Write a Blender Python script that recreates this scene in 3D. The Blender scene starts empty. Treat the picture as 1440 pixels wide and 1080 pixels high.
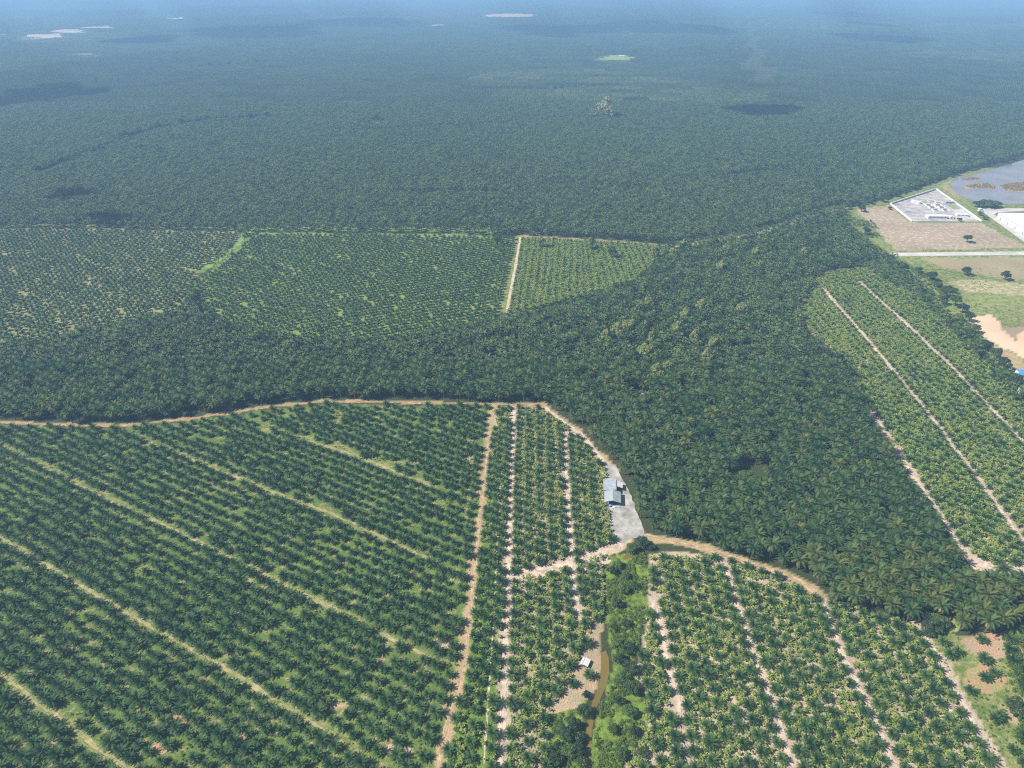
import bpy, math, random
import numpy as np
random.seed(7); rng = np.random.default_rng(7)
R = math.radians
SC = bpy.context.scene; COL = SC.collection

# ------------------------------------------------------------------ camera
CAM_H = 350.0; TH = R(30.7); F = 960.0
cam_d = bpy.data.cameras.new('camera'); cam = bpy.data.objects.new('camera', cam_d); COL.objects.link(cam)
cam.location = (0, 0, CAM_H); cam.rotation_euler = (R(90) - TH, 0, 0)
cam_d.sensor_width = 36; cam_d.lens = 24; cam_d.clip_start = 1; cam_d.clip_end = 90000
SC.camera = cam
st, ct = math.sin(TH), math.cos(TH)

def G(px, py, z=0.0):
    """survey of the site: the spot at height z seen at photo position (px, py)"""
    x = (px - 720) / F; v = (py - 540) / F
    t = (CAM_H - z) / (st + v * ct)
    return (x * t, (ct - v * st) * t)
def GP(pts, z=0.0):
    return np.array([G(a, b, z) for a, b in pts])
def PIX(x, y, z=0.0):
    x = np.asarray(x, float); y = np.asarray(y, float); dz = np.asarray(z, float) - CAM_H
    d = y * ct - dz * st
    up = y * st + dz * ct
    d = np.where(d < 1, 1, d)
    return 720 + F * x / d, 540 - F * up / d, d

def inside(poly, x, y):
    poly = np.asarray(poly, float); x = np.asarray(x, float); y = np.asarray(y, float)
    c = np.zeros(x.shape, bool); n = len(poly); j = n - 1
    for i in range(n):
        xi, yi = poly[i]; xj, yj = poly[j]
        if yi != yj:
            c ^= ((yi > y) != (yj > y)) & (x < (xj - xi) * (y - yi) / (yj - yi) + xi)
        j = i
    return c
def dist_line(pl, x, y):
    d = np.full(x.shape, 1e9)
    for (ax, ay), (bx, by) in zip(pl[:-1], pl[1:]):
        dx, dy = bx - ax, by - ay; L = dx * dx + dy * dy + 1e-9
        t = np.clip(((x - ax) * dx + (y - ay) * dy) / L, 0, 1)
        d = np.minimum(d, np.hypot(x - ax - t * dx, y - ay - t * dy))
    return d
def vnoise(x, y, s, seed=0):
    """smooth value noise in 0..1"""
    r = np.random.default_rng(seed).random((256, 256))
    x = np.asarray(x) / s; y = np.asarray(y) / s
    xi = np.floor(x).astype(int); yi = np.floor(y).astype(int); fx = x - xi; fy = y - yi
    fx = fx * fx * (3 - 2 * fx); fy = fy * fy * (3 - 2 * fy)
    a = r[xi % 256, yi % 256]; b = r[(xi + 1) % 256, yi % 256]; c = r[xi % 256, (yi + 1) % 256]; d = r[(xi + 1) % 256, (yi + 1) % 256]
    return (a * (1 - fx) + b * fx) * (1 - fy) + (c * (1 - fx) + d * fx) * fy

# ------------------------------------------------------------------ materials
def nodes(m):
    m.use_nodes = True; return m.node_tree, m.node_tree.nodes, m.node_tree.links
def leafmat(name, col, col2, var=0.35, rough=0.5, spec=0.35, trans=0.25, tint=False):
    """foliage: colour varies from plant to plant and a little from leaf to leaf"""
    m = bpy.data.materials.new(name); nt, N, L = nodes(m); N.clear()
    out = N.new('ShaderNodeOutputMaterial')
    oi = N.new('ShaderNodeObjectInfo'); mix = N.new('ShaderNodeMix'); mix.data_type = 'RGBA'
    mix.inputs[6].default_value = (*col, 1); mix.inputs[7].default_value = (*col2, 1)
    L.new(oi.outputs['Random'], mix.inputs[0])
    src = mix.outputs[2]
    no = N.new('ShaderNodeTexNoise'); no.inputs['Scale'].default_value = 1.6
    tc = N.new('ShaderNodeTexCoord'); L.new(tc.outputs['Object'], no.inputs['Vector'])
    hs = N.new('ShaderNodeHueSaturation'); mr = N.new('ShaderNodeMapRange')
    mr.inputs[1].default_value = 0.3; mr.inputs[2].default_value = 0.7
    mr.inputs[3].default_value = 1 - var; mr.inputs[4].default_value = 1 + var
    L.new(no.outputs[0], mr.inputs[0]); L.new(mr.outputs[0], hs.inputs['Value']); L.new(src, hs.inputs['Color'])
    src = hs.outputs[0]
    if tint:
        at = N.new('ShaderNodeAttribute'); at.attribute_name = 'tint'
        mm = N.new('ShaderNodeMix'); mm.data_type = 'RGBA'; mm.blend_type = 'MULTIPLY'; mm.inputs[0].default_value = 1
        L.new(src, mm.inputs[6]); L.new(at.outputs['Color'], mm.inputs[7]); src = mm.outputs[2]
    b = N.new('ShaderNodeBsdfPrincipled'); b.inputs['Roughness'].default_value = rough
    b.inputs['Specular IOR Level'].default_value = spec
    L.new(src, b.inputs['Base Color'])
    if trans > 0:
        tr = N.new('ShaderNodeBsdfTranslucent'); hs2 = N.new('ShaderNodeHueSaturation'); hs2.inputs['Value'].default_value = 1.5; hs2.inputs['Hue'].default_value = 0.485
        L.new(src, hs2.inputs['Color']); L.new(hs2.outputs[0], tr.inputs[0])
        ms = N.new('ShaderNodeMixShader'); ms.inputs[0].default_value = trans
        L.new(b.outputs[0], ms.inputs[1]); L.new(tr.outputs[0], ms.inputs[2]); L.new(ms.outputs[0], out.inputs[0])
    else:
        L.new(b.outputs[0], out.inputs[0])
    return m
def mat(name, col, rough=0.8, var=0.15, scale=0.5, metal=0.0, spec=0.3, bump=0.0, stripes=None, col2=None):
    m = bpy.data.materials.new(name); nt, N, L = nodes(m); b = N['Principled BSDF']
    b.inputs['Roughness'].default_value = rough; b.inputs['Metallic'].default_value = metal; b.inputs['Specular IOR Level'].default_value = spec
    tc = N.new('ShaderNodeTexCoord'); no = N.new('ShaderNodeTexNoise'); no.inputs['Scale'].default_value = scale; no.inputs['Detail'].default_value = 6; no.inputs['Roughness'].default_value = 0.65
    L.new(tc.outputs['Object'], no.inputs['Vector'])
    mix = N.new('ShaderNodeMix'); mix.data_type = 'RGBA'
    c2 = col2 or tuple(max(0, c * (1 - 2 * var)) for c in col)
    mix.inputs[6].default_value = (*c2, 1); mix.inputs[7].default_value = (*tuple(min(1, c * (1 + var)) for c in col), 1)
    mr = N.new('ShaderNodeMapRange'); mr.inputs[1].default_value = 0.35; mr.inputs[2].default_value = 0.65
    L.new(no.outputs[0], mr.inputs[0]); L.new(mr.outputs[0], mix.inputs[0]); L.new(mix.outputs[2], b.inputs['Base Color'])
    if stripes:
        w = N.new('ShaderNodeTexWave'); w.inputs['Scale'].default_value = stripes; w.bands_direction = 'X'
        L.new(tc.outputs['Object'], w.inputs['Vector']); bp = N.new('ShaderNodeBump'); bp.inputs['Strength'].default_value = 0.5; bp.inputs['Distance'].default_value = 0.08
        L.new(w.outputs[0], bp.inputs['Height']); L.new(bp.outputs[0], b.inputs['Normal'])
    elif bump:
        bp = N.new('ShaderNodeBump'); bp.inputs['Strength'].default_value = bump; bp.inputs['Distance'].default_value = 0.2
        L.new(no.outputs[0], bp.inputs['Height']); L.new(bp.outputs[0], b.inputs['Normal'])
    return m

M = {}
M['young'] = leafmat('young_palm_frond', (0.032, 0.082, 0.026), (0.078, 0.148, 0.040), 0.35, 0.6, 0.22, 0.25)
M['old'] = leafmat('mature_palm_frond', (0.033, 0.080, 0.025), (0.092, 0.146, 0.042), 0.35, 0.62, 0.2, 0.25)
M['oldy'] = leafmat('yellowing_palm_frond', (0.070, 0.112, 0.028), (0.135, 0.165, 0.040), 0.35, 0.62, 0.2, 0.25)
M['far'] = leafmat('plantation_frond', (0.042, 0.086, 0.030), (0.086, 0.135, 0.044), 0.2, 0.6, 0.2, 0.2, tint=True)
M['midpalm'] = leafmat('distant_palm_frond', (0.026, 0.062, 0.021), (0.125, 0.185, 0.055), 0.3, 0.6, 0.2, 0.25)
M['dry'] = leafmat('dry_frond', (0.20, 0.14, 0.07), (0.30, 0.21, 0.11), 0.3, 0.8, 0.1, 0.1)
M['ban'] = leafmat('banana_leaf', (0.14, 0.23, 0.038), (0.29, 0.34, 0.085), 0.3, 0.5, 0.3, 0.35)
M['bandry'] = leafmat('withered_banana_leaf', (0.33, 0.27, 0.14), (0.45, 0.38, 0.22), 0.3, 0.8, 0.1, 0.2)
M['tree_dark'] = leafmat('dark_leaves', (0.030, 0.062, 0.022), (0.055, 0.095, 0.030), 0.35, 0.5, 0.35, 0.2)
M['tree_mid'] = leafmat('green_leaves', (0.065, 0.120, 0.028), (0.105, 0.165, 0.040), 0.35, 0.5, 0.3, 0.25)
M['tree_pale'] = leafmat('pale_leaves', (0.24, 0.29, 0.09), (0.31, 0.34, 0.13), 0.3, 0.6, 0.2, 0.25)
M['tree_grey'] = leafmat('grey_twigs', (0.20, 0.17, 0.13), (0.27, 0.24, 0.19), 0.3, 0.8, 0.1, 0.1)
M['weed'] = leafmat('weed_leaves', (0.10, 0.17, 0.028), (0.17, 0.25, 0.05), 0.35, 0.5, 0.3, 0.3)
M['reed'] = leafmat('reed_leaves', (0.28, 0.20, 0.11), (0.36, 0.27, 0.15), 0.3, 0.8, 0.1, 0.2)
M['trunk'] = mat('palm_trunk', (0.13, 0.10, 0.07), 0.9, 0.3, 2.0)
M['bark'] = mat('bark', (0.20, 0.17, 0.13), 0.9, 0.3, 1.0)
M['bstem'] = mat('banana_stem', (0.17, 0.19, 0.08), 0.7, 0.3, 2.0)
M['tan'] = mat('tan_track', (0.46, 0.32, 0.20), 0.95, 0.22, 0.22, bump=0.4)
M['sand'] = mat('pale_sand', (0.54, 0.43, 0.33), 0.95, 0.24, 0.22, bump=0.4)
M['red'] = mat('red_earth', (0.46, 0.26, 0.17), 0.95, 0.25, 0.2, bump=0.4)
M['olive'] = mat('worn_grass_track', (0.36, 0.28, 0.16), 0.95, 0.2, 0.18, col2=(0.17, 0.19, 0.055), bump=0.4)
M['grasspath'] = mat('grass_path', (0.17, 0.26, 0.05), 0.95, 0.25, 0.1, col2=(0.12, 0.19, 0.04))
M['gravel'] = mat('grey_gravel', (0.37, 0.35, 0.32), 0.95, 0.22, 0.12, bump=0.4)
M['asph'] = mat('concrete_road', (0.50, 0.47, 0.44), 0.9, 0.12, 0.05)
M['conc'] = mat('concrete_yard', (0.42, 0.385, 0.38), 0.9, 0.22, 0.06)
M['white'] = mat('white_paint', (0.66, 0.65, 0.64), 0.6, 0.05, 0.5)
M['wroof'] = mat('white_metal_roof', (0.68, 0.68, 0.70), 0.5, 0.06, 0.3, stripes=1.2)
M['groof'] = mat('grey_metal_roof', (0.40, 0.44, 0.46), 0.45, 0.12, 0.35, metal=0.2, stripes=2.0)
M['broof'] = mat('blue_metal_roof', (0.06, 0.30, 0.62), 0.5, 0.1, 0.3, stripes=1.5)
M['croof'] = mat('light_blue_metal_roof', (0.20, 0.52, 0.66), 0.5, 0.1, 0.3, stripes=1.5)
M['wood'] = mat('weathered_wood', (0.22, 0.17, 0.12), 0.85, 0.2, 2.0)
M['dark'] = mat('dark_steel', (0.09, 0.09, 0.10), 0.6, 0.2, 1.0)
M['sludge'] = mat('dark_tank_water', (0.04, 0.03, 0.035), 0.15, 0.2, 0.2)
M['lawn'] = mat('lawn', (0.26, 0.30, 0.13), 0.95, 0.2, 0.2)
M['purple'] = mat('faded_tarpaulin', (0.38, 0.33, 0.48), 0.7, 0.1, 1.0)
M['bluedrum'] = mat('blue_plastic', (0.12, 0.30, 0.60), 0.4, 0.1, 1.0)
def rutted(m, grass, amount):
    """worn wheel lines with weeds between them and along the edges"""
    nt, N, L = nodes(m); b = N['Principled BSDF']; src = b.inputs['Base Color'].links[0].from_socket
    at = N.new('ShaderNodeAttribute'); at.attribute_name = 'across'; cr = N.new('ShaderNodeValToRGB'); e = cr.color_ramp.elements; e[0].position = 0.0; e[0].color = (1, 1, 1, 1); e[1].position = 1.0; e[1].color = (0.8, 0.8, 0.8, 1)
    a = e.new(0.28); a.color = (0.1, 0.1, 0.1, 1); a = e.new(0.68); a.color = (0, 0, 0, 1)
    L.new(at.outputs['Fac'], cr.inputs[0]); no = N.new('ShaderNodeTexNoise'); no.inputs['Scale'].default_value = 0.35; no.inputs['Detail'].default_value = 5; tc = N.new('ShaderNodeTexCoord'); L.new(tc.outputs['Object'], no.inputs[0])
    mr = N.new('ShaderNodeMapRange'); mr.inputs[1].default_value = 0.38; mr.inputs[2].default_value = 0.62; L.new(no.outputs[0], mr.inputs[0]); mu = N.new('ShaderNodeMath'); mu.operation = 'MULTIPLY'; L.new(mr.outputs[0], mu.inputs[0]); L.new(cr.outputs[0], mu.inputs[1])
    m2 = N.new('ShaderNodeMath'); m2.operation = 'MULTIPLY'; m2.inputs[1].default_value = amount; L.new(mu.outputs[0], m2.inputs[0]); mx = N.new('ShaderNodeMix'); mx.data_type = 'RGBA'; mx.inputs[7].default_value = (*grass, 1); L.new(m2.outputs[0], mx.inputs[0]); L.new(src, mx.inputs[6]); L.new(mx.outputs[2], b.inputs['Base Color'])
rutted(M['tan'], (0.17, 0.16, 0.06), 0.9); rutted(M['olive'], (0.14, 0.18, 0.045), 0.9); rutted(M['red'], (0.20, 0.13, 0.07), 0.8)
def water(name, col, rough):
    m = mat(name, col, rough, 0.1, 0.02); b = m.node_tree.nodes['Principled BSDF']; b.inputs['Specular IOR Level'].default_value = 0.5
    N = m.node_tree.nodes; no = N.new('ShaderNodeTexNoise'); no.inputs['Scale'].default_value = 0.8; no.inputs['Detail'].default_value = 4
    bp = N.new('ShaderNodeBump'); bp.inputs['Strength'].default_value = 0.15; bp.inputs['Distance'].default_value = 0.1
    tc = N.new('ShaderNodeTexCoord'); m.node_tree.links.new(tc.outputs['Object'], no.inputs['Vector'])
    m.node_tree.links.new(no.outputs[0], bp.inputs['Height']); m.node_tree.links.new(bp.outputs[0], b.inputs['Normal'])
    return m
M['pond'] = water('pond_water', (0.26, 0.24, 0.25), 0.12)
M['creek'] = water('muddy_water', (0.17, 0.125, 0.028), 0.15)

# ------------------------------------------------------------------ mesh helpers
class MB:
    def __init__(s): s.v = []; s.f = []; s.m = []
    def add(s, vs, fs, mi=0):
        o = len(s.v); s.v.extend(vs)
        for f in fs: s.f.append(tuple(i + o for i in f)); s.m.append(mi)
    def box(s, c, d, rz=0.0, mi=0):
        cx, cy, cz = c; dx, dy, dz = d[0] / 2, d[1] / 2, d[2] / 2; ca, sa = math.cos(rz), math.sin(rz)
        vs = [(cx + x * ca - y * sa, cy + x * sa + y * ca, cz + z) for z in (-dz, dz) for x, y in ((-dx, -dy), (dx, -dy), (dx, dy), (-dx, dy))]
        s.add(vs, [(3, 2, 1, 0), (4, 5, 6, 7), (0, 1, 5, 4), (1, 2, 6, 5), (2, 3, 7, 6), (3, 0, 4, 7)], mi)
    def tube(s, pts, rad, n=7, mi=0, cap=True):
        o = len(s.v); k = len(pts)
        for i, p in enumerate(pts):
            a = np.array(pts[min(i + 1, k - 1)], float) - np.array(pts[max(i - 1, 0)], float); a /= np.linalg.norm(a) + 1e-9
            u = np.cross(a, (1, 0, 0) if abs(a[0]) < 0.8 else (0, 1, 0)); u /= np.linalg.norm(u); w = np.cross(a, u)
            for j in range(n):
                t = 2 * math.pi * j / n; q = np.array(p) + rad[i] * (math.cos(t) * u + math.sin(t) * w); s.v.append(tuple(q))
        for i in range(k - 1):
            for j in range(n):
                s.f.append((o + i * n + j, o + i * n + (j + 1) % n, o + (i + 1) * n + (j + 1) % n, o + (i + 1) * n + j)); s.m.append(mi)
        if cap: s.f.append(tuple(o + (k - 1) * n + j for j in range(n))); s.m.append(mi)
    def mesh(s, name, mats):
        me = bpy.data.meshes.new(name); me.from_pydata([tuple(map(float, p)) for p in s.v], [], s.f)
        for m in mats: me.materials.append(M[m] if isinstance(m, str) else m)
        if len(mats) > 1: me.polygons.foreach_set('material_index', s.m)
        me.update(); return me
def npmesh(name, V, Fq, mats, mi=None, smooth=False):
    """mesh from a vertex array and an array of faces with the same number of corners"""
    me = bpy.data.meshes.new(name); V = np.asarray(V, np.float32); Fq = np.asarray(Fq, np.int32); k = Fq.shape[1]
    me.vertices.add(len(V)); me.vertices.foreach_set('co', V.ravel())
    me.loops.add(Fq.size); me.loops.foreach_set('vertex_index', Fq.ravel())
    me.polygons.add(len(Fq)); me.polygons.foreach_set('loop_start', np.arange(0, Fq.size, k, dtype=np.int32))
    for m in mats: me.materials.append(M[m] if isinstance(m, str) else m)
    if mi is not None: me.polygons.foreach_set('material_index', np.asarray(mi, np.int32))
    if smooth: me.polygons.foreach_set('use_smooth', np.ones(len(Fq), bool))
    me.update(calc_edges=True); me.validate(); return me
def link(name, me, parent=None, loc=None, rz=0.0):
    o = bpy.data.objects.new(name, me); COL.objects.link(o); o.parent = parent
    if loc is not None: o.location = loc
    o.rotation_euler = (0, 0, rz); return o
def tag(o, label=None, cat=None, group=None, kind=None):
    if label: o['label'] = label
    if cat: o['category'] = cat
    if group: o['group'] = group
    if kind: o['kind'] = kind
    return o
def thing(name, label, cat, loc, rz=0.0, group=None):
    return tag(link(name, None, None, loc, rz), label, cat, group)

# ------------------------------------------------------------------ palm geometry
def palm_crown(r, L, nf, base_z, e_hi, e_lo, curve, nl=15, wleaf=0.30, lleaf=0.95, dry=2, nseg=7):
    """fronds spiralling out of the crown, each an arching rib with two ranks of leaflets"""
    V = []; Fc = []; MI = []
    for k in range(nf + dry):
        isdry = k >= nf
        t = (k + r.random() * 0.6) / nf if not isdry else 1.0
        a = k * 2.39996 + r.normal(0, 0.12)
        e = R(e_hi + (e_lo - e_hi) * min(1, t) ** 0.85 + r.normal(0, 4)); ll = L * (0.72 + 0.35 * math.sin(math.pi * min(1, 0.25 + 0.6 * t))) * r.uniform(0.9, 1.08)
        if isdry: e = R(r.uniform(-35, -10)); ll *= 0.85
        bend = R(curve) * (0.7 + 0.5 * t) * r.uniform(0.85, 1.15)
        p = np.array([0.12 * math.cos(a), 0.12 * math.sin(a), base_z]); pts = [p]; tg = []
        for i in range(nseg):
            d = np.array([math.cos(e) * math.cos(a), math.cos(e) * math.sin(a), math.sin(e)]); tg.append(d)
            p = p + d * ll / nseg; pts.append(p); e -= bend / nseg * (0.5 + i / nseg * 1.0)
        tg.append(tg[-1]); side = np.array([-math.sin(a), math.cos(a), 0.0])
        # rib
        for i in range(nseg):
            w0 = 0.09 * (1 - i / nseg) + 0.02; o = len(V)
            V += [pts[i] - side * w0, pts[i] + side * w0, pts[i + 1]]; Fc.append((o, o + 1, o + 2)); MI.append(1 if isdry else 0)
        for j in range(nl):
            u = 0.10 + 0.90 * (j + 0.5) / nl; q = u * nseg; i = min(int(q), nseg - 1); fr = q - i
            c = pts[i] * (1 - fr) + pts[i + 1] * fr; d = tg[i]; up = np.cross(side, -d); up = up if up[2] > 0 else -up
            le = lleaf * (0.45 + 0.75 * math.sin(math.pi * min(1.0, 0.12 + 0.85 * u))) * (L / 5.0) ** 0.6
            for sgn in (-1, 1):
                dr = side * sgn * 0.85 + d * 0.50 + up * (0.30 - 0.25 * r.random()); dr[2] -= 0.22
                tip = c + dr * le * r.uniform(0.85, 1.1); o = len(V)
                V += [c - d * wleaf / 2, c + d * wleaf / 2, tip]; Fc.append((o, o + 1, o + 2)); MI.append(1 if isdry else 0)
    return V, Fc, MI
def palm_lod(r, L, nf, base_z, e_hi, e_lo, curve, nseg=3, w=0.55):
    V = []; Fc = []
    for k in range(nf):
        t = (k + r.random() * 0.5) / nf; a = k * 2.39996 + r.normal(0, 0.15)
        e = R(e_hi + (e_lo - e_hi) * t + r.normal(0, 5)); ll = L * (0.72 + 0.35 * math.sin(math.pi * (0.25 + 0.6 * t)))
        p = np.array([0, 0, base_z]); side = np.array([-math.sin(a), math.cos(a), 0.0]); o = len(V)
        prof = [0.25, 1.0, 0.85, 0.08] if nseg == 3 else [0.35, 1.0, 0.1]
        for i in range(nseg + 1):
            ww = w * prof[i] * r.uniform(0.8, 1.2)
            V += [p - side * ww - [0, 0, 0.22 * ww], p + [0, 0, 0.12 * ww], p + side * ww - [0, 0, 0.22 * ww]]
            if i < nseg:
                b = o + 3 * i; Fc += [(b, b + 1, b + 4, b + 3), (b + 1, b + 2, b + 5, b + 4)]
            p = p + np.array([math.cos(e) * math.cos(a), math.cos(e) * math.sin(a), math.sin(e)]) * ll / nseg
            e -= R(curve) * (0.7 + 0.5 * t) / nseg
    return V, Fc
def trunk_mb(h, r0, r1, lean):
    b = MB(); n = 5; pts = []; rad = []
    for i in range(n + 1):
        t = i / n; pts.append((lean * t * t, 0, h * t)); rad.append((r0 + (r1 - r0) * t) * (1.12 if i % 2 else 1.0))
    b.tube(pts, rad, 7); return b
VCOL = {}
def variants(cname, lst):
    c = bpy.data.collections.new(cname)
    for k, me in enumerate(lst):
        o = bpy.data.objects.new('%s_%02d' % (cname, k), me); c.objects.link(o)
    VCOL[cname] = c; return c
def joined(name, parts):
    """one mesh out of (verts, faces, matname) parts"""
    V = []; Fc = []; MI = []; ms = []
    for v, f, mi, names in parts:
        o = len(V); base = len(ms); ms += names; V += list(v)
        for k, q in enumerate(f): Fc.append(tuple(i + o for i in q)); MI.append(base + (mi[k] if mi is not None else 0))
    me = bpy.data.meshes.new(name); me.from_pydata([tuple(map(float, p)) for p in V], [], Fc)
    for m in ms: me.materials.append(M[m])
    me.polygons.foreach_set('material_index', MI); me.update(); return me

KIND = {}   # kind -> list of dicts(parts=[(partname, mesh)])
def add_kind(kind, nvar, maker):
    KIND[kind] = []; js = []
    for k in range(nvar):
        r = np.random.default_rng(100 + k + hash_(kind)); parts = maker(r)
        KIND[kind].append([(pn, joined(pn, [(v, f, mi, ms)])) for pn, v, f, mi, ms in parts])
        js.append(joined(kind, [(v, f, mi, ms) for pn, v, f, mi, ms in parts]))
    variants(kind, js)
def hash_(s): return sum(ord(c) * (i + 1) for i, c in enumerate(s)) % 1000
def mk_young(r):
    h = r.uniform(2.2, 3.4); V, Fc, MI = palm_crown(r, 4.75 * r.uniform(0.9, 1.1), 38, h, 80, -4, 74, nl=13, wleaf=0.36, lleaf=0.95, dry=2)
    t = trunk_mb(h + 0.1, 0.42, 0.34, 0.1)
    return [('trunk', t.v, t.f, None, ['trunk']), ('crown', V, Fc, MI, ['young', 'dry'])]
def mk_old(r, leaf='old'):
    h = r.uniform(7.6, 11.4); V, Fc, MI = palm_crown(r, 5.9 * r.uniform(0.9, 1.1), 32, h, 76, -22, 80, nl=16, wleaf=0.36, lleaf=1.05, dry=3)
    t = trunk_mb(h + 0.1, 0.40, 0.30, r.uniform(0, 0.6))
    return [('trunk', t.v, t.f, None, ['trunk']), ('crown', V, Fc, MI, [leaf, 'dry'])]
def mk_banana(r):
    V = []; Fc = []; MI = []; t = MB(); ns = 2
    for s in range(ns):
        bx, by = (0, 0) if s == 0 else (r.uniform(-0.9, 0.9), r.uniform(-0.9, 0.9)); h = r.uniform(1.5, 2.3) * (1 if s == 0 else 0.75)
        t.tube([(bx, by, 0), (bx, by, h)], [0.14, 0.08], 5)
        nf = 7 if s == 0 else 5
        for k in range(nf):
            a = k * 2.39996 + r.random(); e = R(r.uniform(25, 75)); ll = r.uniform(1.5, 2.2) * (1 if s == 0 else 0.8); p = np.array([bx, by, h]); side = np.array([-math.sin(a), math.cos(a), 0]); o = len(V)
            dry = r.random() < 0.14
            if dry: e = R(-20)
            for i in range(5):
                w = 0.36 * [0.15, 0.9, 1.0, 0.8, 0.1][i]; V += [p - side * w - [0, 0, w * 0.3], p + [0, 0, 0.02], p + side * w - [0, 0, w * 0.3]]
                if i < 4: b = o + 3 * i; Fc += [(b, b + 1, b + 4, b + 3), (b + 1, b + 2, b + 5, b + 4)]; MI += [1 if dry else 0] * 2
                p = p + np.array([math.cos(e) * math.cos(a), math.cos(e) * math.sin(a), math.sin(e)]) * ll / 4; e -= R(24)
    return [('stem', t.v, t.f, None, ['bstem']), ('leaves', V, Fc, MI, ['ban', 'bandry'])]
def leafcloud(r, centres, per, size, flat=0.0):
    """leaf-sized faces spread over the outsides of several clumps"""
    n = len(centres) * per; C = np.repeat(np.array(centres), per, axis=0)
    d = r.normal(size=(n, 3)); d /= np.linalg.norm(d, axis=1)[:, None]; d[:, 2] = np.where(d[:, 2] < -0.35, -d[:, 2], d[:, 2])
    rad = C[:, 3:4] * (0.62 + 0.45 * r.random((n, 1))); P = C[:, :3] + d * rad * np.array([1, 1, 0.78])
    nrm = d * 0.7 + r.normal(size=(n, 3)) * 0.55; nrm[:, 2] += 0.25; nrm /= np.linalg.norm(nrm, axis=1)[:, None]
    u = np.cross(nrm, r.normal(size=(n, 3))); u /= np.linalg.norm(u, axis=1)[:, None]; w = np.cross(nrm, u); s = size * r.uniform(0.6, 1.3, (n, 1))
    V = np.stack([P - u * s, P - w * s * 0.6, P + u * s, P + w * s * 0.6], 1).reshape(-1, 3)
    return V, np.arange(4 * n).reshape(-1, 4)
def mk_tree(matname, spread=1.0, tall=1.0, per=130, leaf=0.075):
    """unit tree, crown radius about 1, height about 2"""
    def f(r):
        cs = []; n = 22
        for k in range(n):
            a = k * 2.4 + r.random(); q = math.sqrt(r.random()) * 0.72; z = tall * (0.75 + (1.0 * (1 - q * q)) * r.uniform(0.1, 1.05))
            cs.append((q * math.cos(a) * spread, q * math.sin(a) * spread, z, r.uniform(0.24, 0.40)))
        V, Fc = leafcloud(r, cs, per, leaf); t = MB(); t.tube([(0, 0, 0), (0.02, 0.01, 0.5 * tall), (0, 0.03, 1.2 * tall)], [0.08, 0.06, 0.04], 7)
        for k in range(5):
            c = cs[k * 3 % n]; t.tube([(0, 0, 0.55 * tall + 0.08 * k), (c[0] * 0.5, c[1] * 0.5, 0.95 * tall), (c[0] * 0.9, c[1] * 0.9, c[2])], [0.045, 0.03, 0.012], 5)
        return [('trunk', t.v, t.f, None, ['bark']), ('crown', V, [tuple(q) for q in Fc], None, [matname])]
    return f
def mk_bush(matname, per=120, leaf=0.085):
    """unit shrub, radius about 1, height about 1.3"""
    def f(r):
        cs = []
        for k in range(9):
            a = k * 2.4; q = math.sqrt(r.random()) * 0.65; cs.append((q * math.cos(a), q * math.sin(a), 0.35 + 0.45 * (1 - q * q) * r.uniform(0.5, 1.1), r.uniform(0.3, 0.45)))
        V, Fc = leafcloud(r, cs, per, leaf); t = MB()
        for c in cs[:4]: t.tube([(0, 0, 0), (c[0] * 0.6, c[1] * 0.6, c[2] * 0.9)], [0.05, 0.02], 5)
        return [('stem', t.v, t.f, None, ['bark']), ('foliage', V, [tuple(q) for q in Fc], None, [matname])]
    return f
add_kind('young_oil_palm', 7, mk_young)
add_kind('oil_palm', 7, mk_old); add_kind('yellow_green_oil_palm', 4, lambda r: mk_old(r, 'oldy'))
add_kind('banana_plant', 6, mk_banana)
add_kind('dark_tree', 3, mk_tree('tree_dark')); add_kind('green_tree', 3, mk_tree('tree_mid')); add_kind('pale_tree', 3, mk_tree('tree_pale'))
add_kind('grey_tree', 1, mk_tree('tree_grey', per=45, leaf=0.05))
add_kind('dark_shrub', 2, mk_bush('tree_dark')); add_kind('green_shrub', 3, mk_bush('tree_mid')); add_kind('pale_shrub', 2, mk_bush('tree_pale'))
add_kind('weed', 3, mk_bush('weed', per=14, leaf=0.17)); add_kind('reed', 2, mk_bush('reed', per=14, leaf=0.16))
# middle-distance palms: the same palms with broader, fewer faces
def lodset(name, L, h, e0, e1, cv, m, nv=5, nf=24, nseg=3, w=0.66):
    js = []
    for k in range(nv):
        r = np.random.default_rng(500 + k); hh = h * r.uniform(0.9, 1.12); V, Fc = palm_lod(r, L, nf, hh, e0, e1, cv, nseg, w); t = MB(); t.tube([(0, 0, 0), (0, 0, hh)], [0.35, 0.3], 4)
        js.append(joined(name, [(V, Fc, None, [m]), (t.v, t.f, None, ['trunk'])]))
    variants(name, js)
lodset('young_palm_mid', 4.4, 2.4, 78, 5, 75, 'young'); lodset('old_palm_mid', 5.1, 9.5, 72, -12, 80, 'midpalm', nf=20, w=0.8)
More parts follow.
